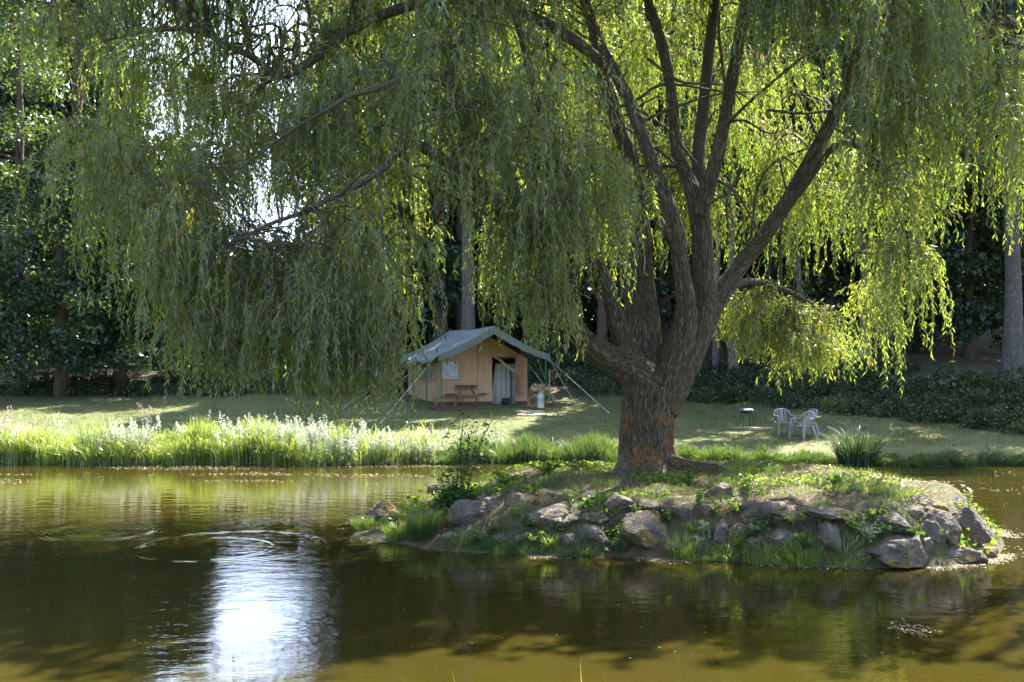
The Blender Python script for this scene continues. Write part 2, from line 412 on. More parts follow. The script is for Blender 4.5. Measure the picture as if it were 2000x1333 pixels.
M['sand'] = plain('sandy_slab', (.42, .33, .20), .95, .2, 3, .5); M['zinc'] = plain('zinc_milk_can', (.50, .53, .58), .42, .15, 5, Metallic=.5)
M['straw'] = plain('dry_straw', (.46, .36, .24), .9); M['wicker'] = plain('wicker', (.36, .22, .12), .8, .35, 40, .6)
M['yellow'] = plain('yellow_pot', (.75, .62, .03), .4, .05); M['white'] = plain('white_ceramic', (.75, .76, .76), .35, .05)
M['amber'] = plain('amber_glass', (.35, .10, .05), .2); M['flag'] = plain('pale_flagstone', (.52, .45, .34), .9, .25, 4, .4)
M['rod'] = plain('bamboo_stick', (.45, .36, .2), .7)

# ------------------------------------------------------------------ light and sky
EL, AZ = math.radians(52), math.radians(32)
w = bpy.data.worlds.new('World'); SC.world = w; w.use_nodes = True
nt = w.node_tree; bg = nt.nodes['Background']; sky = nt.nodes.new('ShaderNodeTexSky'); sky.sky_type = 'NISHITA'
sky.sun_disc = False; sky.sun_elevation = EL; sky.sun_rotation = AZ; sky.dust_density = 2.0
# cloud bank added low over the wood to brighten its reflection on the pond
def wn(typ, ins=None, **kw):
    d = nt.nodes.new('ShaderNode' + typ)
    for k, v in kw.items(): setattr(d, k, v)
    for k, v in (ins or {}).items():
        if isinstance(v, bpy.types.NodeSocket): nt.links.new(v, d.inputs[k])
        else: d.inputs[k].default_value = v
    return d
dirv = wn('TexCoord').outputs['Generated']
cn = wn('TexNoise', {'Vector': wn('Mapping', {'Vector': dirv, 'Scale': (1, 1, 2.)}).outputs[0], 'Scale': 3.2, 'Detail': 6., 'Roughness': .55}).outputs['Fac']
dd_ = wn('VectorMath', {0: dirv, 1: tuple(Vector((-.27, .92, .27)).normalized())}, operation='DOT_PRODUCT').outputs['Value']
reg = wn('MapRange', {0: dd_, 1: .86, 2: .985, 3: 0., 4: .34}).outputs[0]
cf = wn('MapRange', {0: wn('Math', {0: cn, 1: reg}, operation='ADD').outputs[0], 1: .55, 2: .76, 3: 0., 4: 1.}).outputs[0]
cmix = wn('MixRGB', {'Fac': cf, 'Color1': sky.outputs[0], 'Color2': (9.5, 11.5, 15.5, 1)})
nt.links.new(cmix.outputs[0], bg.inputs[0]); bg.inputs[1].default_value = .080
sl = bpy.data.lights.new('sun', 'SUN'); sl.energy = 5.0; sl.angle = math.radians(.53); sl.color = (1, .93, .82)
so = bpy.data.objects.new('sun', sl); COL.objects.link(so); so.location = (10, 40, 40)
sv = Vector((math.sin(AZ) * math.cos(EL), math.cos(AZ) * math.cos(EL), math.sin(EL)))
so.rotation_euler = sv.to_track_quat('Z', 'Y').to_euler()
SC.view_settings.view_transform = 'Standard'; SC.view_settings.look = 'None'; SC.view_settings.gamma = 1
SC.view_settings.exposure = 2.38
SC.cycles.use_denoising = True; SC.cycles.max_bounces = 3; SC.cycles.diffuse_bounces = 2; SC.cycles.transmission_bounces = 3; SC.cycles.glossy_bounces = 2; SC.cycles.use_adaptive_sampling = True; SC.cycles.adaptive_threshold = .04
SC.cycles.caustics_reflective = False; SC.cycles.caustics_refractive = False; SC.cycles.sample_clamp_indirect = 6

# ------------------------------------------------------------------ terrain
def shore(x): return 27.1 + .30 * np.sin(.33 * x + 1) + .18 * np.sin(.9 * x + 2.) + .02 * np.abs(x)
def hill_edge(x): return np.where(x > 4, 43 - 1.1 * (x - 4), 41.5 + .0 * x).clip(29.5, 60)
def ground_h(x, y):
    x = np.asarray(x, float); y = np.asarray(y, float)
    s = y - shore(x)
    z = np.where(s > 0, .02 + .23 * sm(s, 0, .9) + .07 * np.minimum(s, 30), -.9 * sm(-s, 0, 2.2))
    near = 5.2 + .3 * np.sin(x * .7); z = np.where(y < near, np.maximum(z, -.9 + 1.7 * sm(near - y, -.8, 2.5)), z)
    z = np.maximum(z, -.9 + 2.2 * sm(np.abs(x), 44, 52))
    e = np.maximum(0, y - hill_edge(x)); z = z + sm(x, -8, 4) * 5 * (1 - np.exp(-e * .13 / 5)) + sm(-x, -8, 4) * .03 * e
    z = z + .05 * fbm(np.stack([x * .35, y * .35, x * 0], -1), 3, 5) * sm(s, 0, 3)
    return z
ys = np.unique(np.concatenate([np.linspace(-40, 4, 12), np.linspace(4, 26, 24), np.linspace(26, 50, 110), np.linspace(50, 80, 30), np.linspace(80, 400, 14)]))
xs = np.unique(np.concatenate([np.linspace(-300, -50, 10), np.linspace(-50, -22, 20), np.linspace(-22, 22, 110), np.linspace(22, 50, 20), np.linspace(50, 300, 10)]))
GX, GY = np.meshgrid(xs, ys, indexing='ij'); GZ = ground_h(GX, GY)
nx, ny = GX.shape; i, j = np.meshgrid(np.arange(nx - 1), np.arange(ny - 1), indexing='ij')
gq = np.stack([i * ny + j, (i + 1) * ny + j, (i + 1) * ny + j + 1, i * ny + j + 1], -1).reshape(-1, 4)
fm = sm(GY - hill_edge(GX) + 1.2 * fbm(np.stack([GX * .4, GY * .4, GX * 0], -1), 3, 3), -.8, 1.2); mud = sm(-(GY - shore(GX)), -.5, .1) * (GY > 8)
tag(mesh_np('ground', np.stack([GX, GY, GZ], -1).reshape(-1, 3), [gq], M['ground'], smooth=True,
    attrs={'forest': ('POINT', 'FLOAT', fm.ravel()), 'mud': ('POINT', 'FLOAT', mud.ravel())}), kind='structure')
tag(mesh_np('water', [(-48, 3.2, 0), (48, 3.2, 0), (48, 30, 0), (-48, 30, 0)], [[(0, 1, 2, 3)]], M['water']), kind='structure')

# island
IC = np.array([2.0, 17.6])
OUT = [(690, 1045), (760, 1060), (870, 1077), (1000, 1083), (1200, 1087), (1400, 1096), (1600, 1106), (1750, 1110), (1850, 1108), (1930, 1096), (1960, 1068)]
OUT = [wd(*p) for p in OUT] + [(7.3, 16.4), (7.0, 18.6), (6.0, 20.6), (4, 21.8), (2, 22.2), (.2, 21.8), (-1.2, 20.6), (-2.0, 18.6), (-2.35, 17.0)]
oa = np.array([math.atan2(y - IC[1], x - IC[0]) for x, y in OUT]); orr = np.array([math.hypot(x - IC[0], y - IC[1]) for x, y in OUT])
o_ = np.argsort(oa); oa, orr = oa[o_], orr[o_]
oa = np.concatenate([oa[-3:] - 2 * PI, oa, oa[:3] + 2 * PI]); orr = np.concatenate([orr[-3:], orr, orr[:3]])
TB = np.array([2.43, 19.0])   # trunk foot
def island_h(x, y):
    x = np.asarray(x, float); y = np.asarray(y, float)
    dx, dy = x - IC[0], y - IC[1]; a = np.arctan2(dy, dx); r = np.hypot(dx, dy); e = np.interp(a, oa, orr) - r
    front = sm(-dy, -1, 2); lft = sm(-dx, 1.2, 4.0)
    wdt = .85 + .9 * (1 - front) + 1.1 * lft; top = .60 + .12 * sm(x, 3, 5) - .22 * lft
    z = np.where(e > 0, top * (sm(e / wdt, -.35, 1) - sm(.0, -.35, 1)) / (1 - sm(.0, -.35, 1)), e * .8)
    z = z + .10 * np.exp(-((x - TB[0]) ** 2 + (y - TB[1]) ** 2) / 1.4)
    z = z + .07 * fbm(np.stack([x * 1.1, y * 1.1, x * 0], -1), 4, 21) * sm(e, -.1, .5)
    return np.maximum(z, -.85)
def surf_h(x, y): return np.maximum(np.maximum(ground_h(x, y), island_h(x, y)), 0.)
def hit(px, py, d0=8., d1=80., step=.03, fn=None):
    d = np.arange(d0, d1, step); x = (px - HX) / F * d; z = CZ + (HY - py) / F * d
    k = np.nonzero(z <= (fn or surf_h)(x, d))[0]
    k = k[0] if len(k) else len(d) - 1
    return np.array([x[k], d[k], z[k]])
gx, gy = np.meshgrid(np.linspace(-3.4, 8.2, 200), np.linspace(12.4, 23, 190), indexing='ij'); gz = island_h(gx, gy)
nx, ny = gx.shape; i, j = np.meshgrid(np.arange(nx - 1), np.arange(ny - 1), indexing='ij')
gq = np.stack([i * ny + j, (i + 1) * ny + j, (i + 1) * ny + j + 1, i * ny + j + 1], -1).reshape(-1, 4)
keep = (gz.ravel()[gq] > -.5).any(1); gq = gq[keep]; u, inv = np.unique(gq, return_inverse=True)
tag(mesh_np('island_ground', np.stack([gx, gy, gz], -1).reshape(-1, 3)[u], [inv.reshape(-1, 4)], M['island'], smooth=True), kind='structure')
# ------------------------------------------------------------------ willow
willow = empty('willow_tree', (TB[0], TB[1], .5), 0, 'huge weeping willow with lichen covered trunk growing on the rocky island', 'tree')
WO = np.array([TB[0], TB[1], .5])
def L(*rows):   # px,py,d,r -> x,y,z,r relative to the tree foot
    return np.array([list(at(a, b, d) - WO) + [r] for a, b, d, r in rows])
def Rl(*rows): return L(*rows)
trunk = L((1266, 985, 19.0, .74), (1266, 950, 19, .66), (1265, 928, 19, .575), (1266, 905, 19, .545), (1265, 870, 19, .50), (1267, 830, 19, .485), (1270, 790, 19, .50),
          (1273, 765, 19, .53), (1276, 750, 19, .50), (1280, 742, 19, .32), (1281, 738, 19, .08))
limb_def = [
 ('A', L((1290, 790, 19.0, .3), (1258, 745, 18.9, .36), (1212, 710, 18.8, .28), (1165, 686, 18.6, .22), (1125, 645, 18.4, .175), (1075, 570, 18.1, .155), (1020, 470, 17.9, .145), (975, 405, 17.7, .13), (920, 345, 17.5, .115), (860, 308, 16.7, .10), (805, 280, 16.1, .07), (780, 296, 15.6, .058), (740, 335, 15.3, .052), (690, 366, 15.0, .046), (650, 386, 14.9, .043), (590, 415, 14.9, .034), (500, 450, 15.0, .026), (420, 500, 15.1, .018), (370, 560, 15.2, .010))),
 ('A2', L((1085, 590, 18.1, .15), (1020, 430, 18.2, .135), (985, 330, 18.1, .12), (940, 275, 17.9, .11), (900, 215, 17.7, .125), (880, 150, 17.6, .11), (890, 105, 17.6, .085), (910, 70, 17.5, .06), (930, 40, 17.4, .05), (960, -30, 17.4, .045), (1000, -120, 17.4, .03))),
 ('A3', L((905, 200, 17.7, .08), (865, 155, 16.6, .07), (810, 147, 15.8, .056), (760, 165, 15.4, .05), (720, 178, 15.2, .046), (680, 190, 15.1, .038), (640, 214, 15.1, .03), (560, 262, 15.3, .018), (470, 330, 15.5, .008))),
 ('B', L((1266, 780, 19.1, .30), (1252, 710, 19.2, .36), (1250, 640, 19.3, .34), (1250, 590, 19.4, .29), (1248, 540, 19.5, .26), (1250, 480, 19.6, .21), (1250, 430, 19.8, .17), (1236, 330, 20.1, .14), (1205, 235, 20.3, .14), (1180, 150, 20.5, .125), (1160, 60, 20.7, .11), (1120, -60, 20.9, .09), (1080, -220, 21, .06), (1050, -350, 21, .03))),
 ('B2', L((1252, 770, 18.9, .22), (1232, 700, 18.9, .22), (1205, 630, 18.7, .17), (1185, 560, 18.5, .14), (1150, 480, 18.2, .11), (1120, 360, 18, .09), (1060, 250, 17.7, .07), (1030, 120, 17.4, .06), (1000, 20, 17.2, .05), (930, -90, 17, .035))),
 ('C', L((1290, 790, 18.9, .25), (1314, 710, 18.75, .27), (1334, 655, 18.65, .235), (1340, 605, 18.5, .195), (1336, 555, 18.4, .165), (1326, 490, 18.4, .155), (1316, 440, 18.4, .17), (1298, 380, 18.5, .13), (1268, 300, 18.6, .118), (1240, 225, 18.7, .112), (1200, 140, 18.8, .105), (1168, 80, 18.9, .10), (1142, 0, 19, .09), (1120, -120, 19, .075), (1110, -260, 19, .055), (1120, -380, 19, .03))),
 ('D', L((1285, 800, 19.0, .36), (1312, 735, 19.1, .40), (1340, 685, 19.1, .37), (1364, 635, 19.1, .31), (1376, 588, 19.1, .255), (1376, 540, 19.1, .215), (1370, 450, 19.2, .20), (1362, 400, 19.2, .19), (1345, 350, 19.3, .14), (1322, 300, 19.4, .12), (1316, 230, 19.5, .11), (1306, 150, 19.6, .105), (1288, 70, 19.7, .10), (1266, 0, 19.8, .09), (1250, -120, 19.9, .075), (1240, -280, 20, .05))),
 ('D2', L((1366, 420, 19.3, .15), (1366, 350, 19.5, .13), (1365, 290, 19.7, .12), (1374, 210, 19.9, .115), (1384, 110, 20.1, .11), (1394, 20, 20.3, .10), (1410, -110, 20.5, .10), (1440, -260, 20.7, .06), (1460, -380, 20.8, .03))),
 ('D3', L((1366, 420, 19.1, .17), (1388, 350, 19., .14), (1404, 290, 18.9, .125), (1420, 205, 18.8, .115), (1438, 110, 18.7, .105), (1456, 10, 18.6, .095), (1490, -110, 18.4, .085), (1530, -230, 18.2, .055), (1560, -330, 18, .03))),
 ('E', L((1310, 770, 19.1, .25), (1345, 690, 19.2, .28), (1372, 635, 19.2, .24), (1394, 594, 19.3, .205), (1420, 555, 19.4, .175), (1452, 512, 19.5, .155), (1490, 466, 19.5, .15), (1530, 406, 19.4, .142), (1570, 338, 19.3, .135), (1612, 260, 19.1, .125), (1655, 180, 18.9, .115), (1695, 110, 18.7, .105), (1750, 10, 21, .095), (1800, -110, 21.1, .07), (1840, -230, 21.2, .04))),
 ('G', L((1200, 140, 18.8, .10), (1090, 60, 18.5, .10), (970, 10, 18.2, .095), (850, 0, 17.9, .09), (700, 50, 17.7, .085), (620, 110, 17.5, .08), (550, 150, 17.4, .07), (500, 116, 17.3, .062), (440, 88, 17.2, .05), (385, 60, 17.1, .04), (300, 60, 17, .03), (200, 80, 16.8, .02))),
 ('H', L((1640, 215, 20.5, .075), (1690, 60, 19.6, .075), (1760, 45, 18.8, .07), (1850, 62, 18, .06), (1930, 75, 17.4, .05), (2000, 95, 17, .04), (2100, 140, 16.6, .025))),
 ('J', L((1372, 635, 19.2, .1), (1405, 580, 19.6, .085), (1450, 552, 20.1, .07), (1500, 555, 20.6, .058), (1550, 575, 20.9, .045), (1600, 605, 21.1, .03), (1630, 640, 21.2, .015))),
 ('I', L((1490, 468, 19.8, .06), (1560, 380, 19.2, .06), (1640, 280, 18.6, .055), (1720, 320, 18, .045), (1790, 370, 17.4, .03), (1850, 420, 17, .02))),
]
clumps = []  # x,y,z,R,Lmin,Lmax,n,density
def fill(x0, x1, y0, y1, d0, d1, n, Rr, L0, L1, ns=24, reject=None):
    k = 0; tries = 0
    while k < n and tries < n * 30:
        tries += 1
        px, py, d = R.uniform(x0, x1), R.uniform(y0, y1), R.uniform(d0, d1)
        if reject and reject(px, py): continue
        clumps.append((at(px, py, d) - WO, Rr * R.uniform(.75, 1.25), L0, L1, ns)); k += 1
gap = lambda x, y: (405 < x < 610 and -140 < y < 110 and R.random() < .7) or (1235 < x < 1475 and y > -330) or (1120 < x < 1480 and y > -180) or (1550 < x < 1700 and y > -190)
fill(120, 260, 235, 320, 15.5, 17, 6, .5, .8, 1.4)
fill(240, 420, 290, 420, 15, 16.5, 9, .7, 1.2, 2.0)
fill(275, 340, 480, 560, 15, 16, 4, .35, .8, 1.15)
fill(350, 560, 400, 550, 15, 16.5, 9, .65, 1.4, 2.2)
fill(560, 760, 400, 540, 14.8, 16, 10, .65, 1.2, 2.0)
fill(600, 745, 560, 650, 14.5, 15.5, 12, .5, .85, 1.35)
fill(420, 580, 540, 640, 14.6, 15.8, 8, .5, .9, 1.4)
fill(340, 430, 600, 660, 14.8, 15.6, 4, .4, .7, 1.0)
fill(680, 720, 640, 680, 14.6, 15., 2, .25, 1., 1.3)
fill(768, 790, 650, 690, 14.6, 15.2, 2, .14, .7, 1.0, 10)
fill(400, 700, 170, 330, 15.5, 17, 12, .8, 1.3, 2.0)
fill(620, 900, 60, 260, 15.5, 17.5, 13, .8, 1.2, 2.0)
fill(900, 1130, 90, 300, 15, 17, 11, .7, 1.2, 1.9)
fill(980, 1110, 320, 470, 15.5, 17, 10, .5, 1.2, 1.8)
fill(1010, 1110, 520, 580, 15.6, 16.6, 4, .35, .7, 1.1)
fill(1130, 1215, 260, 430, 16.5, 18, 6, .42, .9, 1.45, 20)
fill(1490, 1560, -150, 0, 15.5, 17, 5, .45, 1.2, 2.0)
fill(1560, 1700, -140, -50, 15.5, 17, 7, .5, .8, 1.25)
fill(1720, 1830, -30, 170, 15, 17, 9, .6, 1.2, 2.0)
fill(250, 560, 60, 290, 16, 19, 11, .8, 1.1, 1.9)
fill(1700, 1800, 180, 420, 15, 17, 7, .45, 1.3, 2.1)
fill(1715, 1810, 440, 570, 16.5, 18, 5, .36, 1.1, 1.8)
fill(1780, 1880, 300, 390, 16.5, 18, 5, .42, .6, .95)
fill(1850, 2060, 30, 170, 15, 17, 9, .7, 1.0, 1.9)
fill(1975, 2090, 180, 330, 15, 16, 4, .4, 1.2, 1.9)
fill(270, 2060, -260, 40, 15.8, 18.5, 40, .9, 1.2, 2.2, 24, gap)
fill(270, 1000, -220, 200, 16.5, 20, 22, .9, 1.2, 2.2, 24, lambda x, y: 410 < x < 600 and y < 110 and R.random() < .6)
fill(600, 2000, -350, -80, 16.5, 19, 20, .9, 1.2, 2.2, 24, gap)
fill(290, 400, 10, 210, 18.5, 21, 7, .7, .9, 1.7)
fill(480, 610, 40, 280, 18.0, 21, 9, .7, .9, 1.6)
fill(400, 560, 130, 320, 17.5, 20, 8, .7, 1., 1.7)
# lit back curtains
fill(200, 420, -60, 130, 18, 23, 12, .8, 1.0, 1.8)
fill(20, 250, -60, 70, 17, 19, 8, .6, .6, 1.0, 20)
fill(1130, 1500, -200, 240, 21, 25, 26, .9, 1.4, 2.5, 26)
fill(1120, 1620, 230, 420, 21., 22.6, 22, .75, 1.0, 1.7, 26)
fill(1435, 1545, 575, 625, 20.2, 21.8, 12, .40, .45, .95, 30)
fill(1520, 1630, 590, 680, 20.2, 22, 14, .40, .4, .85, 30)
fill(1440, 1620, 640, 700, 20.4, 21.6, 6, .35, .35, .65, 26)
fill(700, 1130, -100, 330, 20, 24, 24, .9, 1.2, 2.1)
fill(1500, 1650, -100, 330, 20.5, 22.0, 11, .9, 1.3, 2.2)
fill(300, 760, 300, 500, 18, 21, 12, .8, 1.0, 2.2, 20)
fill(760, 850, 440, 540, 18.5, 20.5, 4, .35, .7, 1.1, 16)
fill(950, 1060, 350, 480, 20, 22, 6, .6, .9, 1.6)
fill(150, 1700, -560, -220, 17, 21.5, 95, 1.0, 1.4, 2.4, 32)  # upper crown above the view, packed denser to deepen the shade below
fill(1700, 2000, -500, -220, 16.5, 18.5, 9, 1.0, 1.4, 2.4, 24)
# grow a side branch from the nearest limb to each clump
nodes = []; tubes = {k: [] for k, _ in limb_def}
for li, (k, p) in enumerate(limb_def):
    c = catmull(p, 4)
    for q in c[len(c) // 4:]: nodes.append((q, k))
NP = np.array([q[0][:3] for q in nodes]); NR = np.array([q[0][3] for q in nodes])
for ci, (c, Rr, l0, l1, ns) in enumerate(clumps):
    dz = NP[:, 2] - c[2]
    cost = np.linalg.norm(NP - c, axis=1) + np.where(dz > .2, dz * .8, 0) + (NR > .3) * 3 + R.normal(size=len(NR)) * .55
    b = int(np.argmin(cost)); p0, r0 = NP[b], NR[b]; dd = np.linalg.norm(c - p0)
    if dd < .3: continue
    up = np.array([0, 0, .22 * dd]); m1 = p0 + (c - p0) * .33 + up + R.normal(size=3) * .10 * dd; m2 = p0 + (c - p0) * .7 + up * .9 + R.normal(size=3) * .08 * dd
    rr = min(r0 * .5, .010 + .006 * dd, .032)
    pts = np.array([list(p0) + [rr], list(m1) + [rr * .8], list(m2) + [rr * .6], list(c) + [rr * .35], list(c + (c - m2) * .3 - [0, 0, .12]) + [.006]])
    tubes[nodes[b][1]].append(bark_tube(pts, 6, 5, .05, ci))
# thin bare arcs among the stems
for a in [((1245, 195), (1300, 165), (1420, 180), (1500, 178)), ((1260, 235), (1330, 205), (1430, 180), (1475, 205)), ((1265, 115), (1330, 160), (1420, 170), (1465, 230)),
          ((1450, 330), (1420, 390), (1425, 450), (1440, 510)), ((1400, 350), (1440, 380), (1470, 430), (1490, 470)), ((1380, 400), (1430, 380), (1450, 420), (1455, 470)),
          ((1500, 215), (1570, 222), (1650, 214), (1720, 225)), ((1330, 330), (1280, 290), (1200, 240), (1120, 235)), ((1630, 250), (1660, 270), (1690, 300), (1705, 330)),
          ((1360, 320), (1300, 250), (1230, 210), (1180, 215)), ((1400, 250), (1450, 235), (1500, 260), (1540, 250))]:
    d = R.uniform(17.6, 19.5); tubes['D'].append(bark_tube(L(*[(x, y, d, r) for (x, y), r in zip(a, (.03, .024, .016, .008))]), 6, 6, .05, 3))
bark_mesh('trunk', [bark_tube(trunk, 200, 16, .05, 1, .16, .030)] +
    [bark_tube(L((1275, 900, 19, .35), (1315, 915, 18.8, .26), (1360, 922, 18.6, .20), (1405, 925, 18.4, .17), (1432, 940, 18.3, .10), (1450, 955, 18.2, .04)), 24, 5, .1, 4, .2),
     bark_tube(L((1255, 900, 18.9, .35), (1225, 928, 18.6, .24), (1195, 950, 18.2, .12), (1170, 975, 18.0, .05)), 20, 5, .1, 5, .2),
     bark_tube(L((1268, 900, 18.8, .35), (1275, 940, 18.4, .26), (1290, 965, 17.9, .14), (1300, 985, 17.6, .05)), 20, 5, .1, 6, .2)], M['bark'], willow)
for li, (k, p) in enumerate(limb_def):
    big = p[0, 3] > .15
    bark_mesh('limb', [bark_tube(p, 96 if big else 14, 10 if big else 7, .06, li + 11, .10, .016 if big else 0.)] + tubes[k], M['bark'] if big else M['bark_thin'], willow)
bark_mesh('branch_stub', [bark_tube(L((1312, 470, 18.4, .10), (1298, 450, 18.2, .10), (1287, 432, 18.1, .085), (1284, 425, 18.1, .05)), 16, 5, .12, 8, .2)], M['bark'], willow)

shoots = []
S = Soup()
for c, Rr, l0, l1, ns in clumps:
    ctint = R.random()
    nt_ = max(4, int(ns / 3.6)); per = R.integers(3, 8, nt_); ns = int(per.sum())     # tassels along side shoots
    ta = R.uniform(0, 2 * PI, nt_); tr = Rr * R.uniform(.15, 1.15, nt_) ** .7
    tip = np.stack([np.cos(ta) * tr, np.sin(ta) * tr, R.normal(size=nt_) * .13 - .42 * tr ** 2 / Rr], 1)
    for q in range(nt_):
        mid_ = tip[q] * .5 + np.array([0, 0, .10 + .12 * tr[q]]); shoots.append((c, c + mid_, c + tip[q]))
    rep = np.repeat(np.arange(nt_), per); fr_ = R.uniform(.55, 1.05, ns)
    a = ta[rep] + R.normal(size=ns) * .7; rr = tr[rep] * fr_; o = np.stack([np.cos(a), np.sin(a)], 1)
    st = tip[rep] * fr_[:, None] + R.normal(size=(ns, 3)) * .045 + np.array([0, 0, 1.]) * (.10 * (1 - fr_))[:, None] + c
    ln = R.uniform(l0, l1, nt_)[rep] * R.uniform(.78, 1.05, ns) * np.where(R.random(ns) < .25, R.uniform(.35, .7, ns), 1) * (1 - .12 * rr / Rr)
    m = int(np.ceil(l1 / .028)); t = (np.arange(m) + .5) / m
    dome = R.random(ns) < .35; ln = np.where(dome, ln * R.uniform(.25, .5, ns), ln)
    reach = R.uniform(.08, .40, ns) * np.clip(ln, .5, 1.4) + dome * R.uniform(.15, .40, ns); upk = R.uniform(.0, .16, ns)
    ph = R.uniform(0, 6.28, (ns, 2)); fr = R.uniform(2, 5, (ns, 2)); wob = R.uniform(.01, .05, ns)
    T = t[None, :]
    hz = reach[:, None] * (1 - (1 - T) ** 2.4)
    def path(T):
        hz = reach[:, None] * (1 - (1 - T) ** 2.4); w0 = wob[:, None] * np.sin(fr[:, :1] * T * 3 + ph[:, :1]) * T; w1 = wob[:, None] * np.sin(fr[:, 1:] * T * 3 + ph[:, 1:]) * T
        return np.stack([st[:, :1] + o[:, :1] * hz + w0, st[:, 1:2] + o[:, 1:] * hz + w1, st[:, 2:] - ln[:, None] * (T ** 1.45) + upk[:, None] * np.sin(np.minimum(T * 2.2, 1) * PI)], -1)
    P = path(T + R.normal(size=(ns, m)) * .4 / m); E = path(T + .02)
    tg = nrm(E - path(T))
    keep = R.random((ns, m)) < np.clip(ln[:, None] / l1, .2, 1) * .97
    P = P[keep]; tg = tg[keep]; n = len(P)
    out = rand_dirs(n); D = nrm(tg * .6 + out * .70 + np.array([0, 0, -.5])); Sd = perp(D)
    sr = np.repeat(R.random(ns)[:, None], m, 1)[keep]
    rv = np.clip(.34 * R.random(n) + .24 * sr + .30 * ctint, 0, .88); yl = R.random(n) < .045; rv[yl] = R.uniform(.92, 1, yl.sum())
    bigf = 1.9 if HY - (c[2] + WO[2] - CZ) / (c[1] + WO[1]) * F < -215 else 1.  # leaves above the view enlarged to thicken the shade they cast
    S.leaves(P, D, Sd, R.uniform(.07, .13, n) * bigf, R.uniform(.014, .024, n) * bigf ** 1.6, rv, 0)
    k = 7; tt = np.linspace(0, 1, k)[None, :].repeat(ns, 0); Q = path(tt); ang = R.uniform(0, PI, ns)
    sd = np.stack([np.cos(ang), np.sin(ang), ang * 0], 1)[:, None, :] * (np.linspace(.006, .0015, k))[None, :, None]
    V = np.stack([Q - sd, Q + sd], 2).reshape(-1, 3); b = (np.arange(ns) * 2 * k)[:, None]; j = np.arange(k - 1)[None, :] * 2
    q = np.stack([b + j, b + j + 1, b + j + 3, b + j + 2], -1).reshape(-1, 4)
    S.raw(V, q, .5, 1)
sv_, sf_, sn_ = [], [], 0
for a_, b_, c_ in shoots:
    w_ = np.array([.011, .008, .005]); P_ = np.array([a_, b_, c_]); tn = nrm(np.gradient(P_, axis=0)); x_ = nrm(np.cross(tn, [0.3, .2, 1.])); y_ = np.cross(tn, x_)
    for k in range(3):
        for an in (0, 2.094, 4.189): sv_.append(P_[k] + (x_[k] * math.cos(an) + y_[k] * math.sin(an)) * w_[k])
    for k in range(2):
        for j in range(3): sf_.append((sn_ + k * 3 + j, sn_ + k * 3 + (j + 1) % 3, sn_ + k * 3 + 3 + (j + 1) % 3, sn_ + k * 3 + 3 + j))
    sn_ += 9
S.raw(np.array(sv_), np.array(sf_), .5, 1)
S.build('crown', [M['willow'], M['twig']], willow)
print('willow leaves', S.n // 4, 'clumps', len(clumps))
# ------------------------------------------------------------------ forest
def cloud_crown(name, seed, z0, z1, rad, nclump, nleaf, size, mat, parent, top=1., shape=.5, lean=(0, 0)):
    g = np.random.default_rng(seed)
    P, D = [], []
    for _ in range(nclump):
        t = g.random(); z = z0 + (z1 - z0) * t
        prof = np.sin(PI * min(1, (t * .92 + .08)) ** shape) ** .7
        a = g.uniform(0, 2 * PI); r = rad * prof * np.sqrt(g.uniform(.15, 1)); cr = rad * g.uniform(.16, .34)
        c = np.array([math.cos(a) * r + lean[0] * t, math.sin(a) * r + lean[1] * t, z])
        n = int(nleaf / nclump); d = rand_dirs(n, g); rr = g.random(n) ** .5
        d[:, 2] *= .55
        P.append(c + d * (rr * cr)[:, None]); D.append(nrm(rand_dirs(n, g) * .8 + d * .5 + np.array([0, 0, -.35])))
    P = np.concatenate(P); D = np.concatenate(D); n = len(P)
    s = Soup(); L_ = g.uniform(.7, 1.3, n) * size
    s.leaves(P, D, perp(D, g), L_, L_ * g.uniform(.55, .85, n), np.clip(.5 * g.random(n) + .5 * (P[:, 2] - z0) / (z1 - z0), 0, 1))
    return s.build(name, mat, parent)
def tree_trunk(name, h, r, mat, parent, seed, nb=6, zb=.45, lean=(0, 0), rad=3.):
    g = np.random.default_rng(seed); tb = []
    ks = np.linspace(0, 1, 7)
    pts = [[lean[0] * t + g.normal() * .04 * h / 10, lean[1] * t + g.normal() * .04 * h / 10, -.4 + (h + .4) * t, r * (1.25 if t == 0 else 1) * (1 - .75 * t)] for t in ks]
    tb.append(bark_tube(np.array(pts), 14, 4, .05, seed))
    for _ in range(nb):
        t = g.uniform(zb, .95); a = g.uniform(0, 2 * PI); l = rad * g.uniform(.5, .9); b = np.array([lean[0] * t, lean[1] * t, h * t])
        e = b + np.array([math.cos(a) * l, math.sin(a) * l, l * g.uniform(.0, .6)]); m = (b + e) / 2 + np.array([0, 0, .15 * l])
        r0 = r * (1 - .75 * t) * .45
        tb.append(bark_tube(np.array([list(b) + [r0], list(m) + [r0 * .6], list(e) + [r0 * .2]]), 7, 4, .05, seed + 1))
    return bark_mesh(name, tb, mat, parent)
def forest_tree(kind, px, d, h, zc, rad, tr, label, seed, mat='forest_leaf', bark='bark_grey', n=9000, size=.24, ncl=60, lean=(0, 0), group='forest trees behind the lawn', shape=.5):
    x = (px - HX) / F * d; z = float(ground_h(x, d))
    t = empty(kind, (x, d, z), 0, label, 'tree', group)
    tree_trunk('trunk', h * .96, tr, M[bark], t, seed, lean=lean, rad=rad, zb=max(.3, zc / h))
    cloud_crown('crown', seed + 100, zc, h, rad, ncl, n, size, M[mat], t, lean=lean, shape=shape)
    return t
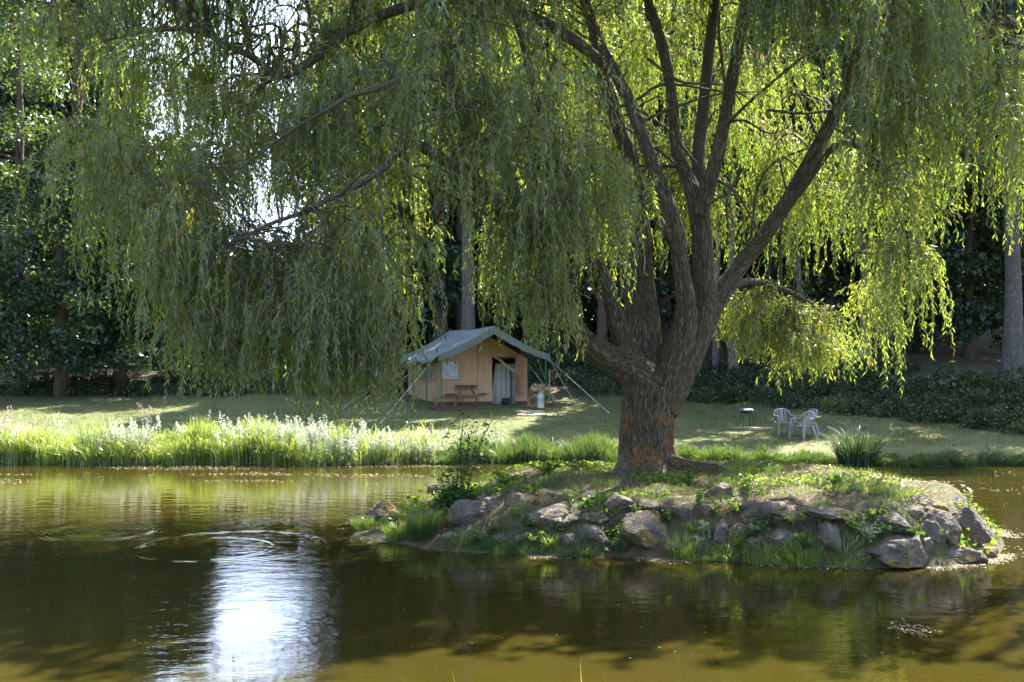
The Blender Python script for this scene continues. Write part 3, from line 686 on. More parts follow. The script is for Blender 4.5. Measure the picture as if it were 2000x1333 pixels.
FT = [
 # kind px d h crownbase rad trunk label
 ('broadleaf_tree', 40, 43.5, 17, 1.2, 4.2, .28, 'dark broadleaf tree at the left end of the lawn, leaves reaching down to the grass', 'maple_leaf', 'bark_brown', 9500),
 ('maple_tree', 122, 42.5, 9.5, .8, 3.6, .32, 'leafy maple with sunlit patches and a short dark trunk, left of the willow curtain', 'maple_leaf', 'bark_brown', 16000),
 ('broadleaf_tree', 235, 44.5, 13.5, 1.5, 3.2, .26, 'dark round broadleaf tree showing just left of the hanging willow edge', 'forest_leaf', 'bark_brown', 12000),
 ('conifer_tree', 150, 52, 25, 7, 3.4, .42, 'tall reddish trunked tree rising behind the maple into the upper left sky', 'forest_leaf', 'bark_brown', 10000),
 ('broadleaf_tree', -60, 47, 20, 2, 4.4, .3, 'dark tree cut off by the left edge of the view', 'forest_leaf', 'bark_brown', 10000),
 ('broadleaf_tree', 330, 47, 8.5, .6, 3.0, .2, 'low dark tree behind the left willow curtain, above the mown lawn', 'forest_leaf', 'bark_brown', 9000),
 ('broadleaf_tree', 690, 50, 19, 2, 3.6, .3, 'dark tree right of the pale sky gap, behind the willow curtain', 'forest_leaf', 'bark_brown', 12000),
 ('broadleaf_tree', 780, 47, 13, 2.2, 2.9, .24, 'blue green broadleaf tree behind the left end of the tent roof', 'maple_leaf', 'bark_brown', 11000),
 ('pine_tree', 861, 46.5, 19, 9.5, 2.8, .31, 'brown trunked pine behind the left half of the tent ridge', 'forest_leaf', 'bark_brown', 9000),
 ('pine_tree', 916, 44.5, 21, 10, 3.0, .31, 'thick pale grey trunked pine rising right behind the tent ridge', 'forest_leaf', 'bark_grey', 9000),
 ('pine_tree', 902, 49, 20, 10, 2.8, .24, 'thinner grey trunk close behind the thick pine over the tent', 'forest_leaf', 'bark_grey', 8000),
 ('broadleaf_tree', 975, 50, 15, 1.0, 3.4, .2, 'bright speckled leafy tree behind the tent apex', 'maple_leaf', 'bark_brown', 13000),
 ('broadleaf_tree', 1075, 49, 20, 1.5, 3.8, .28, 'dark tree between the tent and the big willow trunk', 'forest_leaf', 'bark_brown', 11000),
 ('pine_tree', 1172, 45.5, 20, 8, 3.0, .24, 'grey trunk standing behind the low left limb of the willow', 'forest_leaf', 'bark_brown', 8000),
 ('poplar_tree', 1402, 43, 17, 6.5, 2.3, .14, 'slim grey trunk just right of the willow trunk', 'forest_leaf', 'bark_grey', 8000),
 ('poplar_tree', 1434, 42, 18, 6.5, 2.5, .20, 'grey trunk between the slim one and the yellow drooping willow bough', 'forest_leaf', 'bark_grey', 8000),
 ('poplar_tree', 1558, 43, 18, 6, 2.5, .14, 'slender grey trunk under the yellow drooping willow bough', 'forest_leaf', 'bark_grey', 8000),
 ('poplar_tree', 1688, 42, 19, 5, 2.8, .26, 'broad grey trunk left of the long willow curtain on the right', 'forest_leaf', 'bark_grey', 9000),
 ('oak_tree', 1975, 39, 19, 5.5, 3.8, .34, 'thick white flecked trunk at the right edge above the shrubs', 'forest_leaf', 'bark_grey', 12000),
 ('broadleaf_tree', 1300, 50, 20, 1, 4.2, .3, 'dark tree hidden behind the willow stems', 'forest_leaf', 'bark_brown', 12000),
 ('broadleaf_tree', 1500, 48, 20, 1, 4.2, .3, 'dark tree behind the three chairs, up the bank', 'forest_leaf', 'bark_brown', 12000),
 ('broadleaf_tree', 1620, 46, 15, .6, 3.0, .2, 'dark leafy tree filling the gap between the two yellow willow boughs', 'forest_leaf', 'bark_brown', 12000),
 ('broadleaf_tree', 1800, 46, 20, .8, 4.0, .3, 'dark tree behind the long willow curtain on the right', 'forest_leaf', 'bark_brown', 12000),
 ('broadleaf_tree', 1890, 43, 12, .5, 3.0, .2, 'dark leafy tree right of the long willow curtain', 'forest_leaf', 'bark_brown', 12000),
 ('broadleaf_tree', 2060, 44, 20, 1, 4.5, .3, 'dark tree beyond the right edge trunk', 'forest_leaf', 'bark_brown', 11000),
]
for i, (k, px, d, h, zc, rad, tr, lab, mt, bk, n) in enumerate(FT):
    fine = px < 400 or 700 < px < 1000
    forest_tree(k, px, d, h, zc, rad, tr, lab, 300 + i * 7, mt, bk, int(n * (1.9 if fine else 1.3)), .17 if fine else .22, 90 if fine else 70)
# the wood behind: one mass
s = Soup()
for px in np.arange(-330, 2500, 17):
    d = R.uniform(54, 66); x = (px - HX) / F * d; z = float(ground_h(x, d))
    gapf = 1 if not (375 < px < 640) else 0
    h = R.uniform(17, 23) if gapf else R.uniform(4.5, 6.5)
    if 240 < px <= 375: h = R.uniform(9, 14)
    n = 2600 if gapf else 900
    P = rand_dirs(n) * (R.random(n) ** .4)[:, None]; P[:, 2] = R.uniform(-1, 1, n); P = P * np.array([2.2, 2.2, h / 2]) + np.array([x, d, z + h / 2])
    P += .8 * np.stack([vnoise(P * .7, 2), vnoise(P * .7, 3), vnoise(P * .7, 4)], 1)
    keep = vnoise(P * .55, 8) > (-.35 if px < 700 else -.6); P = P[keep]; D = nrm(rand_dirs(len(P)) + np.array([0, 0, -.3]))
    L_ = R.uniform(.25, .5, len(P)); s.leaves(P, D, perp(D), L_, L_ * .75, R.random(len(P)) * .7)
tag(s.build('distant_woods', M['forest_leaf']), kind='stuff')
# undergrowth shrubs at the wood edge
s = Soup()
def shrub_mass(px, d, w, h, n, size=.085):
    n = int(n * 1.5)
    x = (px - HX) / F * d; z = float(ground_h(x, d))
    P = rand_dirs(n) * (R.random(n) ** .4)[:, None]; P[:, 2] = np.abs(P[:, 2]); P = P * np.array([w, w * .8, h])
    P *= (1 + .35 * fbm(P * 1.3 + px, 2, 4))[:, None]; P = P + np.array([x, d, 0]); P[:, 2] += ground_h(P[:, 0], P[:, 1])
    D = nrm(rand_dirs(n) + np.array([0, 0, .15])); L_ = R.uniform(.5, 1.5, n) * size * R.uniform(.6, 1.35); b_ = R.random() ** 1.5
    s.leaves(P, D, perp(D), L_, L_ * R.uniform(.4, .8), np.clip(R.random(n) * .4 + .6 * b_, 0, 1))
    if R.random() < .5:
        m = 60; Q = np.stack([x + R.normal(size=m) * w * .7, d + R.normal(size=m) * w * .5, np.zeros(m)], 1); Q[:, 2] = ground_h(Q[:, 0], Q[:, 1])
        s.blades(Q, R.uniform(.6, 1.25, m) * h * 1.1, R.normal(size=(m, 2)) * .22, np.full(m, .02), segs=3, rmap=lambda r: .4 + .6 * r)
for px in np.arange(1150, 2130, 30):
    x = (px - HX) / F
    for k in range(3):
        dd = 30.; 
        for dd in np.arange(29, 45, .25):
            if dd > hill_edge(x * dd) + .6: break
        shrub_mass(px + R.uniform(-15, 15), dd + k * 1.5 + R.uniform(-.3, .5), R.uniform(.5, .9), (R.uniform(.2, .55) + .12 * k) * (1.15 if px > 1720 else 1.), 1000)
for px in np.arange(-40, 760, 30):
    for k in range(2): shrub_mass(px + R.uniform(-15, 15), 43 + k * 1.6 + R.uniform(-.4, .4), R.uniform(.6, 1.0), R.uniform(.25, .55) + .3 * k, 800)
for px in np.arange(780, 1330, 25):
    for k in range(3): shrub_mass(px + R.uniform(-12, 12), 44.5 + 1.5 * k + R.uniform(-.5, .5), .9, .6 + .3 * k, 800)
for _ in range(55):
    px = R.uniform(820, 2200); x = (px - HX) / F; dd = [q for q in np.arange(29, 45, .25) if q > hill_edge(x * q) + 3.]; dd = (dd[0] if dd else 45) + R.uniform(0, 5)
    shrub_mass(px, dd, R.uniform(.9, 1.6), R.uniform(.4, 1.0), 900, .12)
tag(s.build('undergrowth', M['bush_leaf']), kind='stuff')

# ------------------------------------------------------------------ lawn blades
n = 70000; d = R.uniform(28.2, 43, n); x = R.uniform(-.52, .52, n) * d; k = d < hill_edge(x) + .6; d, x = d[k], x[k]; n = len(d)
s = Soup(); P = np.stack([x, d, ground_h(x, d) - .005], 1); H = R.uniform(.03, .085, n) * (1 + .6 * vnoise(P * .8, 31)) * (1 + 1.4 * (vnoise(P * 2.1, 33) > .45))
s.blades(P, H, R.normal(size=(n, 2)) * .03, np.full(n, .016), segs=2)
tag(s.build('lawn_grass', M['grass']), kind='stuff')

# ------------------------------------------------------------------ far bank plants
def bank_pts(px0, px1, n, s0, s1):
    px = R.uniform(px0, px1, n); d = np.full(n, 27.2)
    for _ in range(4): d = shore((px - HX) / F * d)
    d = d + R.uniform(s0, s1, n) + .16 * vnoise(np.stack([px * .035, px * 0, px * 0], -1), 61) - .05; x = (px - HX) / F * d
    return np.stack([x, d, np.maximum(ground_h(x, d), -.05)], 1)
s = Soup()
n = 21000; P = bank_pts(-60, 850, n, -.12, .95); pxs = P[:, 0] / P[:, 1] * F + HX
den = vnoise(np.stack([pxs * .018, pxs * 0, pxs * 0], 1), 12)
k = (R.random(n) < .62 + .6 * den) & ((pxs < 640) | (R.random(n) < .12)); P = P[k]; n = len(P); den = den[k]
ln = R.normal(size=(n, 2)) * .30; ln[:, 1] -= .12
s.blades(P, R.uniform(.5, 1.15, n) * (1 + .28 * den + .2 * vnoise(np.stack([P[:, 0] * 2.2, P[:, 1] * 2, P[:, 0] * 0], 1), 14)), ln, R.uniform(.014, .026, n), curve=.85, segs=4, rmap=lambda r: r ** .75)
for px in (165, 200, 385, 400, 505, 665):                        # taller upright tufts
    n = 90; P = bank_pts(px - 18, px + 18, n, .2, .5); s.blades(P, R.uniform(.9, 1.25, n), R.normal(size=(n, 2)) * .12, R.uniform(.018, .03, n), curve=.15, segs=4)
tag(s.build('bank_sedge', M['sedge']), kind='stuff')
s = Soup()
def stems(P, H, mi_leaf, mi_fl, nl=30, nf=46, fl=.030, lw=.055, top=.28, spread=.05):
    for p, h in zip(np.array(P, float), H):
        ln = R.normal(size=2) * .10; t = R.uniform(.08, 1, nl)
        c = np.stack([p[0] + ln[0] * t ** 2, p[1] + ln[1] * t ** 2, p[2] + h * t], 1)
        a = R.uniform(0, 2 * PI, nl); D = nrm(np.stack([np.cos(a), np.sin(a), R.uniform(-.4, .5, nl)], 1)); l = lw * (1.25 - .7 * t) * R.uniform(.8, 1.3, nl)
        s.leaves(c, D, perp(D), l, l * .42, R.random(nl), mi_leaf)
        t = R.uniform(1 - top, 1.04, nf); w_ = spread * (1.15 - t + .1) / .3
        c = np.stack([p[0] + ln[0] * t ** 2, p[1] + ln[1] * t ** 2, p[2] + h * t], 1) + rand_dirs(nf) * (w_ * R.random(nf))[:, None]
        D = rand_dirs(nf); l = fl * R.uniform(.7, 1.3, nf); s.leaves(c, D, perp(D), l, l * .8, R.random(nf), mi_fl)
        s.blades(p[None], np.array([h]), ln[None], np.array([.01]), curve=.0, segs=3, mi=mi_leaf)
Pm = np.concatenate([bank_pts(160, 300, 70, -.1, .6), bank_pts(420, 545, 50, -.1, .8), bank_pts(545, 850, 330, -.05, .75), bank_pts(-40, 60, 40, 0, .7), bank_pts(60, 560, 30, .5, .9), bank_pts(850, 1010, 34, .3, .9)])
pm = Pm[:, 0] / Pm[:, 1] * F + HX
Hm = R.uniform(.55, .95, len(Pm)) * np.where(pm > 640, .86, 1.08) * np.where(pm > 720, .78, 1)
stems(Pm, Hm, 0, 1)
tag(s.build('flowering_mint', [M['mint'], M['bloom']]), kind='stuff')
def pink_plant(px, h, label, n=5):
    p = bank_pts(px, px + 1, 1, .45, .5)[0]; global s; s = Soup()
    stems([(R.normal() * .10, R.normal() * .08, 0) for _ in range(n)], R.uniform(.8, 1, n) * h, 0, 1, 24, 50, .026, .09, .3, .07)
    o = s.build('flowering_plant', [M['mint'], M['pink']]); o.location = tuple(p); tag(o, label, 'plant', 'pink flowered plants on the far bank')
pink_plant(293, 1.45, 'tallest pink flowering plant sticking up out of the sunny bank sedge')
pink_plant(10, 1.3, 'pink flowering plant at the left end of the bank sedge')
s = Soup()
n = 5200; P = bank_pts(845, 1215, n, -.15, .6); px = P[:, 0] / P[:, 1] * F + HX
hh = .62 - .25 * (px < 900) + .12 * np.sin(px * .05) + .12 * (np.abs(px - 1150) < 45) - .22 * (px > 1185)
s.blades(P, R.uniform(.6, 1.1, n) * hh, R.normal(size=(n, 2)) * .16, R.uniform(.016, .028, n), curve=.3, segs=4)
tag(s.build('bank_rushes', M['rush']), kind='stuff')
s = Soup()
n = 9000; P = bank_pts(1300, 2060, n, -.1, .45); px = P[:, 0] / P[:, 1] * F + HX
hh = np.where(px < 1500, .46, np.where(px < 1625, .40, .24)) * (1 + .35 * vnoise(np.stack([px * .03, px * 0, px * 0], 1), 3)); hh = np.where((px > 1500) & (px < 1512), .15, hh)
ln = R.normal(size=(n, 2)) * .14; ln[:, 1] -= .10
s.blades(P, R.uniform(.6, 1.1, n) * hh, ln, R.uniform(.014, .022, n), curve=.7, segs=3)
P = bank_pts(1830, 1960, 900, -.05, .4); D = nrm(rand_dirs(900) + np.array([0, 0, .4])); P[:, 2] += R.uniform(.02, .22, 900); s.leaves(P, D, perp(D), R.uniform(.04, .08, 900), R.uniform(.03, .05, 900), R.random(900))
P = bank_pts(1640, 2050, 900, -.05, .3); D = nrm(rand_dirs(900) + np.array([0, 0, .4])); P[:, 2] += R.uniform(.02, .15, 900); s.leaves(P, D, perp(D), R.uniform(.04, .08, 900), R.uniform(.03, .05, 900), R.random(900))
tag(s.build('bank_grass', M['grass']), kind='stuff'); bpy.data.objects['bank_grass'].data.materials[0] = M['rush']
# iris clump
s = Soup(); n = 430; c = bank_pts(1674, 1675, 1, .0, .05)[0]; a = R.uniform(0, 2 * PI, n); r = .42 * np.sqrt(R.random(n))
P = np.stack([np.cos(a) * r * 1.1, np.sin(a) * r * .7, 0 * r], 1)
s.blades(P, R.uniform(.55, 1.28, n), np.stack([np.cos(a), np.sin(a)], 1) * (R.uniform(.08, .78, n))[:, None], R.uniform(.028, .046, n), curve=.45, segs=5)
n = 14; a = R.uniform(0, 2 * PI, n); P = np.stack([np.cos(a) * .3, np.sin(a) * .25, 0 * a], 1)
s.blades(P, R.uniform(.7, .95, n), np.stack([np.cos(a), np.sin(a)], 1) * .55, R.uniform(.03, .045, n), curve=1.5, segs=6, rmap=lambda r: .7 + .3 * r)
o = s.build('iris_clump', M['iris']); o.location = tuple(c); tag(o, 'big clump of broad upright iris leaves at the far water edge', 'plant')
# ------------------------------------------------------------------ safari tent
TH = math.radians(20); A0 = np.array([-.61, 37.8]); U = np.array([math.cos(TH), math.sin(TH)]); Vv = np.array([-math.sin(TH), math.cos(TH)])
DZ = 1.03
def tw(u, v, z=0.): p = A0 + U * u + Vv * v; return (p[0], p[1], DZ + z)
tent = empty('safari_tent', tw(0, 0), TH, 'tan canvas safari tent with grey green fly roof standing on a low deck', 'tent')
deck = empty('wooden_deck', tw(0, 0), TH, 'low reddish brown board deck under the tan tent', 'deck')
m = MB()
for k in range(15):
    m.box((.05, -.18 + .145 * k + .07, -.016), (4.55, .138, .032))
m.build('front_boards', M['deck'], deck)
m = MB()
for k in range(34): m.box((-.25, 2.07 + .145 * k, -.020), (4.2, .138, .03))
m.build('rear_boards', M['deck'], deck)
MB().box((.05, -.205, -.095), (4.55, .045, .19)).build('front_fascia', M['deck'], deck)
MB().box((-2.245, .9, -.12), (.045, 2.1, .16)).build('side_fascia', M['deck'], deck)
MB().box((-2.37, 4.5, -.12), (.045, 5., .16)).build('side_fascia', M['deck'], deck)
# canvas body. front wall at v=1.2
W2, WV, WE, WA, TL = 1.68, 1.2, 1.72, 2.62, 4.3
def grid_wall(name, fn, nu, nv, mat, parent):
    g = [[fn(i / nu, j / nv) for j in range(nv + 1)] for i in range(nu + 1)]
    v = [p for r in g for p in r]; f = [(i * (nv + 1) + j, (i + 1) * (nv + 1) + j, (i + 1) * (nv + 1) + j + 1, i * (nv + 1) + j + 1) for i in range(nu) for j in range(nv)]
    return MB().add(v, f).build(name, mat, parent, smooth=True)
DL, DR, DTOP = .32, 1.22, 1.78   # door opening
def gable_z(u): return WE + (WA - WE) * (1 - abs(u) / W2)
def wav(u, z): return .022 * math.sin(u * 5.1 + .7) * (.4 + .6 * z / 2) + .012 * math.sin(u * 13 + z * 2.)
def fpanel(u0, u1, z0f, z1f):
    return lambda a, b: (u0 + (u1 - u0) * a, WV + wav(u0 + (u1 - u0) * a, z0f + (z1f(u0 + (u1 - u0) * a) - z0f) * b), z0f + (z1f(u0 + (u1 - u0) * a) - z0f) * b)
def merged_front():
    mb = MB()
    for fn, nu, nv in ((fpanel(-W2, DL, .16, gable_z), 40, 26), (fpanel(DR, W2, .16, gable_z), 12, 26), (fpanel(DL, DR, DTOP, gable_z), 12, 8)):
        g = [fn(i / nu, j / nv) for i in range(nu + 1) for j in range(nv + 1)]
        mb.add(g, [(i * (nv + 1) + j, (i + 1) * (nv + 1) + j, (i + 1) * (nv + 1) + j + 1, i * (nv + 1) + j + 1) for i in range(nu) for j in range(nv)])
    return mb.build('front_wall', M['tan'], tent, True)
fw = merged_front()
for u0, u1 in ((-W2, DL), (DR, W2)):
    MB().box(((u0 + u1) / 2, WV - .03, .085), (u1 - u0, .03, .16)).build('mud_skirt', M['mud_flap'], tent)
grid_wall('side_wall', lambda a, b: (-W2 - .015 * math.sin(a * 20), WV + TL * a, .16 + (WE - .16) * b), 40, 6, M['tan'], tent)
grid_wall('side_wall', lambda a, b: (W2 + .015 * math.sin(a * 20), WV + TL * a, .02 + (WE - .02) * b), 40, 6, M['tan'], tent)
grid_wall('rear_wall', lambda a, b: (-W2 + 2 * W2 * a, WV + TL, .02 + (gable_z(-W2 + 2 * W2 * a) - .02) * b), 20, 4, M['tan'], tent)
MB().box((-W2 - .03, WV + TL / 2, .08), (.03, TL, .16)).build('mud_skirt', M['mud_flap'], tent)
MB().box((0, WV + TL / 2, .012), (2 * W2 - .06, TL - .06, .02)).build('groundsheet', M['dark_in'], tent)
# seams, cornice rod, windows
MB().box((-.22, WV - .035, 1.28), (.02, .012, 2.2)).build('seam', M['tan'], tent)
MB().tube([(DL - .1, WV - .05, DTOP + .08), (W2 - .1, WV - .05, DTOP + .10)], .014, 6).build('door_rod', M['tan'], tent)
wf = MB().box((-1.27, WV - .03, 1.30), (.60, .025, .60)).build('window', M['win'], tent)
fr = MB()
for (c, d_) in (((-1.27, WV - .045, 1.62), (.66, .03, .045)), ((-1.27, WV - .045, .98), (.66, .03, .045)), ((-1.59, WV - .045, 1.30), (.045, .03, .595)), ((-.95, WV - .045, 1.30), (.045, .03, .595))): fr.box(c, d_)
fr.build('frame', M['tan'], wf)
for uu in (-1.42, -1.10): MB().tube([(uu, WV - .05, 1.70), (uu + .02, WV - .055, 1.56), (uu, WV - .055, 1.50)], .012, 5).build('tie_strap', M['black'], wf)
for v0, wdt in ((1.75, .42), (2.45, .55), (3.4, .5), (4.3, .55)):
    w_ = MB().box((-W2 - .03, v0, 1.22), (.025, wdt, .60)).build('window', M['winside'], tent)
    f_ = MB()
    for (c, d_) in (((-W2 - .045, v0, 1.53), (.03, wdt + .06, .05)), ((-W2 - .045, v0, .91), (.03, wdt + .06, .05)), ((-W2 - .045, v0 - wdt / 2, 1.22), (.03, .05, .6)), ((-W2 - .045, v0 + wdt / 2, 1.22), (.03, .05, .6)), ((-W2 - .045, v0, 1.22), (.03, .025, .6))): f_.box(c, d_)
    f_.build('frame', M['tan'], w_)
# door flap rolled and tied on the right, inner curtain
grid_wall('door_flap', lambda a, b: (DL + .05 + (DR + .12 - DL) * a + .02 * math.sin(a * 9), WV - .07 - .04 * math.sin(b * 3 + a * 7), DTOP + .04 - (.02 + .62 * a ** 1.15) - b * (.07 + .10 * a)), 16, 5, M['tan'], tent)
grid_wall('door_flap', lambda a, b: (DR - .06 + .30 * a * (1 - .35 * math.sin(b * PI)) + .05 * b + .02 * math.sin(b * 12), WV - .10 - .05 * math.sin(a * 14 + b * 3), 1.24 + .05 * a - b * (.92 - .08 * a)), 14, 14, M['tan'], tent)
m = MB(); 
for ex, ez in ((1.55, 1.60), (1.62, 1.25), (1.5, .35), (1.28, 1.75)): m.tube([(DR + .08, WV - .09, 1.18), ((DR + .08 + ex) / 2, WV - .06, (1.18 + ez) / 2 + .03), (ex, WV - .05, ez)], .012, 5)
m.build('flap_fold', M['tan'], tent)
grid_wall('inner_curtain', lambda a, b: (DL + .16 + .86 * a - .09 * (1 - b) * (1 - a) + .10 * (1 - a) * b * .8, WV + .28 + .05 * math.sin(a * 23 + b * 2.) + .04 * math.sin(a * 9), .03 + 1.50 * b), 50, 10, M['fly_light'], tent)
MB().box((DL - .05, WV + .9, .45), (.8, .5, .5)).build('bed', M['dark_in'], tent)
# the fly
RZ, EZ, EW, F0, F1 = 2.86, 1.86, 2.05, 0., 5.45
def fly(side):
    def fn(a, b):
        v = F0 + (F1 - F0) * a; sag = .09 * math.sin(PI * b) * (1 - .3 * math.sin(PI * a)) 
        ev = EW + (.20 * sm(a, .0, .3) if side < 0 else .05); ez = EZ - (.13 * sm(a, 0., .25) if side < 0 else 0.) - .06 * math.sin(a * PI * 3) ** 2
        return (side * ev * b, v, RZ - .05 * math.sin(PI * a) + (ez - RZ) * b - sag + .012 * math.sin(a * 40 + b * 6) * b)
    return fn
mb = MB()
for sd in (-1, 1):
    fn = fly(sd); nu, nv = 60, 24; g = [fn(i / nu, j / nv) for i in range(nu + 1) for j in range(nv + 1)]
    q = [(i * (nv + 1) + j, (i + 1) * (nv + 1) + j, (i + 1) * (nv + 1) + j + 1, i * (nv + 1) + j + 1) for i in range(nu) for j in range(nv)]
    mb.add(g, q)
ro = mb.build('roof', M['fly'], tent, True)
mb = MB()
for sd in (-1, 1):
    fn = fly(sd); nv = 30
    g = []
    for j in range(nv + 1):
        x, y, z = fn(0, j / nv); dp = .28 + .01 * math.sin(j * .9) - .05 * (j / nv)
        for k in range(5): g.append((x, y - .004 + .008 * math.sin(j * .8 + k * .4) * k / 4 + .05 * k / 4, z - dp * k / 4))
    mb.add(g, [(j * 5 + k, (j + 1) * 5 + k, (j + 1) * 5 + k + 1, j * 5 + k + 1) for j in range(nv) for k in range(4)])
mb.build('valance', M['fly'], ro, True)
mb = MB(); fn = fly(-1); g = []; nv = 40
for j in range(nv + 1):
    x, y, z = fn(j / nv, 1)
    for k in range(3): g.append((x - .004 - .01 * k, y, z - .05 * k))
mb.add(g, [(j * 3 + k, (j + 1) * 3 + k, (j + 1) * 3 + k + 1, j * 3 + k + 1) for j in range(nv) for k in range(2)])
mb.build('valance', M['fly'], ro, True)
# poles
def post(u, v, top, r=.026, mat='greenpole', name='tent_pole'):
    p = MB().tube([(u, v, .06), (u, v, top)], r, 10).build(name, M[mat], tent, True)
    MB().box((u, v, .055), (.2, .2, .11), b=.01).build('foot_block', M['deck'], p)
    return p
post(-1.93, .06, 1.84); post(-2.1, 1.35, 1.75); post(-2.2, 2.9, 1.72); post(1.95, .06, 1.85); post(1.85, 2.0, 1.85)
post(2.12, .12, 1.30, .035, 'tanpost', 'wooden_post')
# guy ropes with tensioner
def guy(a, g, kind='guy_pole'):
    x, y, z = a; gw = Vector(g); inv = Matrix.Rotation(-TH, 3, 'Z'); o = Vector(tw(0, 0)); ge = inv @ (gw - o)
    av = Vector(a); s_ = (ge - av)
    gp = MB().tube([av, av + s_ * .35], .006, 5).tube([av + s_ * .33, av + s_ * .97], .010, 7).build('guy_line', M['rope'], tent, True)
    MB().tube([ge - s_.normalized() * .1, ge + Vector((0, 0, -.12))], .022, 6).tube([ge - s_.normalized() * .12 + Vector((.0, 0, .03)), ge + Vector((.03, .02, .02)), ge + Vector((-.04, -.03, .03))], .014, 5).build('ground_peg', M['rope'], gp, True)
E = lambda v: fly(-1)((v - F0) / (F1 - F0), 1)
for v0, (px, py) in ((.1, (742, 828)), (.9, (706, 803)), (1.9, (690, 797)), (2.9, (662, 804)), (4.2, (672, 795))):
    guy(E(v0), hit(px, py, 30))
for a, (px, py) in (((2.05, .1, 1.78), (1126, 793)), ((2.08, 1.2, 1.7), (1080, 782)), ((2.1, .2, 1.72), (1190, 808)), ((2.08, 2.6, 1.7), (1090, 786))):
    guy(a, hit(px, py, 30))

# ------------------------------------------------------------------ things on the deck
def on_deck(name, px, py, rz, label, cat, group=None, zz=0.):
    d = (CZ - DZ - zz) * F / (py - HY); p = ((px - HX) / F * d, d, DZ + zz)
    return empty(name, p, rz, label, cat, group)
pt = on_deck('picnic_table', 897, 793, TH + .22, 'weathered pine picnic table with attached benches on the tent deck', 'table')
PTM = pt.location.copy()
m = MB()
for k in range(5): m.box((-.30 + .15 * k, 0, .74), (.142, 1.4, .035))
top = m.build('tabletop', M['table_top'], pt)
for sx in (-1, 1):
    m = MB()
    for k in range(2): m.box((sx * (.56 + .14 * k), 0, .44), (.132, 1.4, .035))
    m.build('bench', M['table_top'], pt)
for sy in (-.52, .52):
    for sx in (-1, 1): MB().bar((sx * .50, sy, 0), (sx * .17, sy, .72), .045, .095, (0, 1, 0)).build('leg', M['table'], pt)
    MB().box((0, sy - .047, .375), (1.42, .04, .095)).build('bench_rail', M['table'], pt)
    m = MB().box((0, sy - .047, .675), (.70, .04, .09)); m.build('top_rail', M['table'], pt)
    for bx, bz in ((-.22, .66), (.22, .66), (-.36, .38), (.36, .38)): MB().box((bx, sy - .073, bz), (.022, .012, .022)).build('bolt', M['rope'], pt)
MB().bar((0, -.45, .40), (0, -.05, .70), .045, .09).build('brace', M['table'], pt)
def on_table(name, px, label, cat, back=0.):
    d = PTM[1] - .25 + back; return empty(name, ((px - HX) / F * d, d, DZ + .76), 0, label, cat)
y_ = on_table('flower_pot', 908, 'small yellow flower pot with a sprout on the picnic table', 'flower pot')
MB().lathe([(.0, 0), (.04, 0), (.055, .13), (.06, .135), (.05, .12), (0, .11)], n=16).build('pot', M['yellow'], y_, True)
s = Soup(); n = 26; D = nrm(rand_dirs(n) + np.array([0, 0, .5])); P = np.stack([R.normal(size=n) * .02, R.normal(size=n) * .02, R.uniform(.14, .26, n)], 1); s.leaves(P, D, perp(D), np.full(n, .05), np.full(n, .03), R.random(n)); s.blades(np.array([[0, 0, .1]]), np.array([.17]), np.zeros((1, 2)), np.array([.012])); s.build('sprout', M['darkherb'], y_)
w_ = on_table('white_pot', 904, 'small white pot beside the yellow one on the picnic table', 'flower pot', .05)
MB().lathe([(0, 0), (.038, 0), (.046, .12), (.040, .12), (.036, .1), (0, .1)], n=16).build('pot', M['white'], w_, True)
s = Soup(); s.blades(np.zeros((2, 3)) + np.array([0, 0, .08]), np.array([.22, .16]), np.array([[-.04, 0], [.02, 0]]), np.array([.008, .008])); n = 8; D = rand_dirs(n); s.leaves(np.tile([-.04, 0, .27], (n, 1)), D, perp(D), np.full(n, .03), np.full(n, .02), R.random(n), 1); s.build('flower', [M['darkherb'], M['pink']], w_)
g_ = on_table('glass_jar', 890, 'small amber glass at the left end of the picnic table', 'glass', .2)
MB().lathe([(0, 0), (.032, 0), (.036, .08), (.030, .08), (.028, .01), (0, .01)], n=16).build('jar', M['amber'], g_, True)
b_ = on_deck('wicker_basket', 858.5, 794, 0, 'round wicker basket behind the green pole at the left of the table', 'basket')
MB().lathe([(0, 0), (.18, 0), (.25, .32), (.225, .32), (.17, .03), (0, .03)], n=28).build('bowl', M['wicker'], b_, True)
MB().tube([(.245 * math.cos(a), .245 * math.sin(a), .33) for a in np.linspace(0, 2 * PI, 25)], .02, 6, False).build('rim', M['wicker'], b_, True)
t_ = on_deck('planter_tub', 988, 793, 0, 'black round tub with a bamboo stick in the tent doorway', 'tub')
MB().lathe([(0, 0), (.11, 0), (.145, .06), (.155, .17), (.14, .27), (.148, .285), (.13, .285), (.125, .24), (0, .24)], n=28).build('tub', M['black'], t_, True)
MB().tube([(0, 0, .2), (-.012, 0, .75)], .007, 5).build('stick', M['rod'], t_)
c_ = on_deck('milk_can', 1056, 797, .4, 'zinc milk can holding dried wheat at the right end of the deck', 'milk can')
MB().lathe([(0, 0), (.118, 0), (.122, .02), (.118, .04), (.118, .36), (.122, .37), (.11, .42), (.075, .47), (.07, .52), (.085, .545), (.075, .545), (.06, .5), (0, .5)], n=28).build('can', M['zinc'], c_, True)
for sx in (-1, 1): MB().tube([(sx * .085, 0, .46), (sx * .135, 0, .45), (sx * .14, 0, .38), (sx * .115, 0, .36)], .008, 5).build('handle', M['zinc'], c_, True)
s = Soup(); n = 110; a = R.uniform(0, 2 * PI, n); P = np.stack([.04 * np.cos(a), .04 * np.sin(a), np.full(n, .5)], 1); rc = R.uniform(.05, .30, n)
s.blades(P, R.uniform(.26, .52, n), np.stack([np.cos(a), np.sin(a)], 1) * rc[:, None], np.full(n, .012), curve=.9, segs=4)
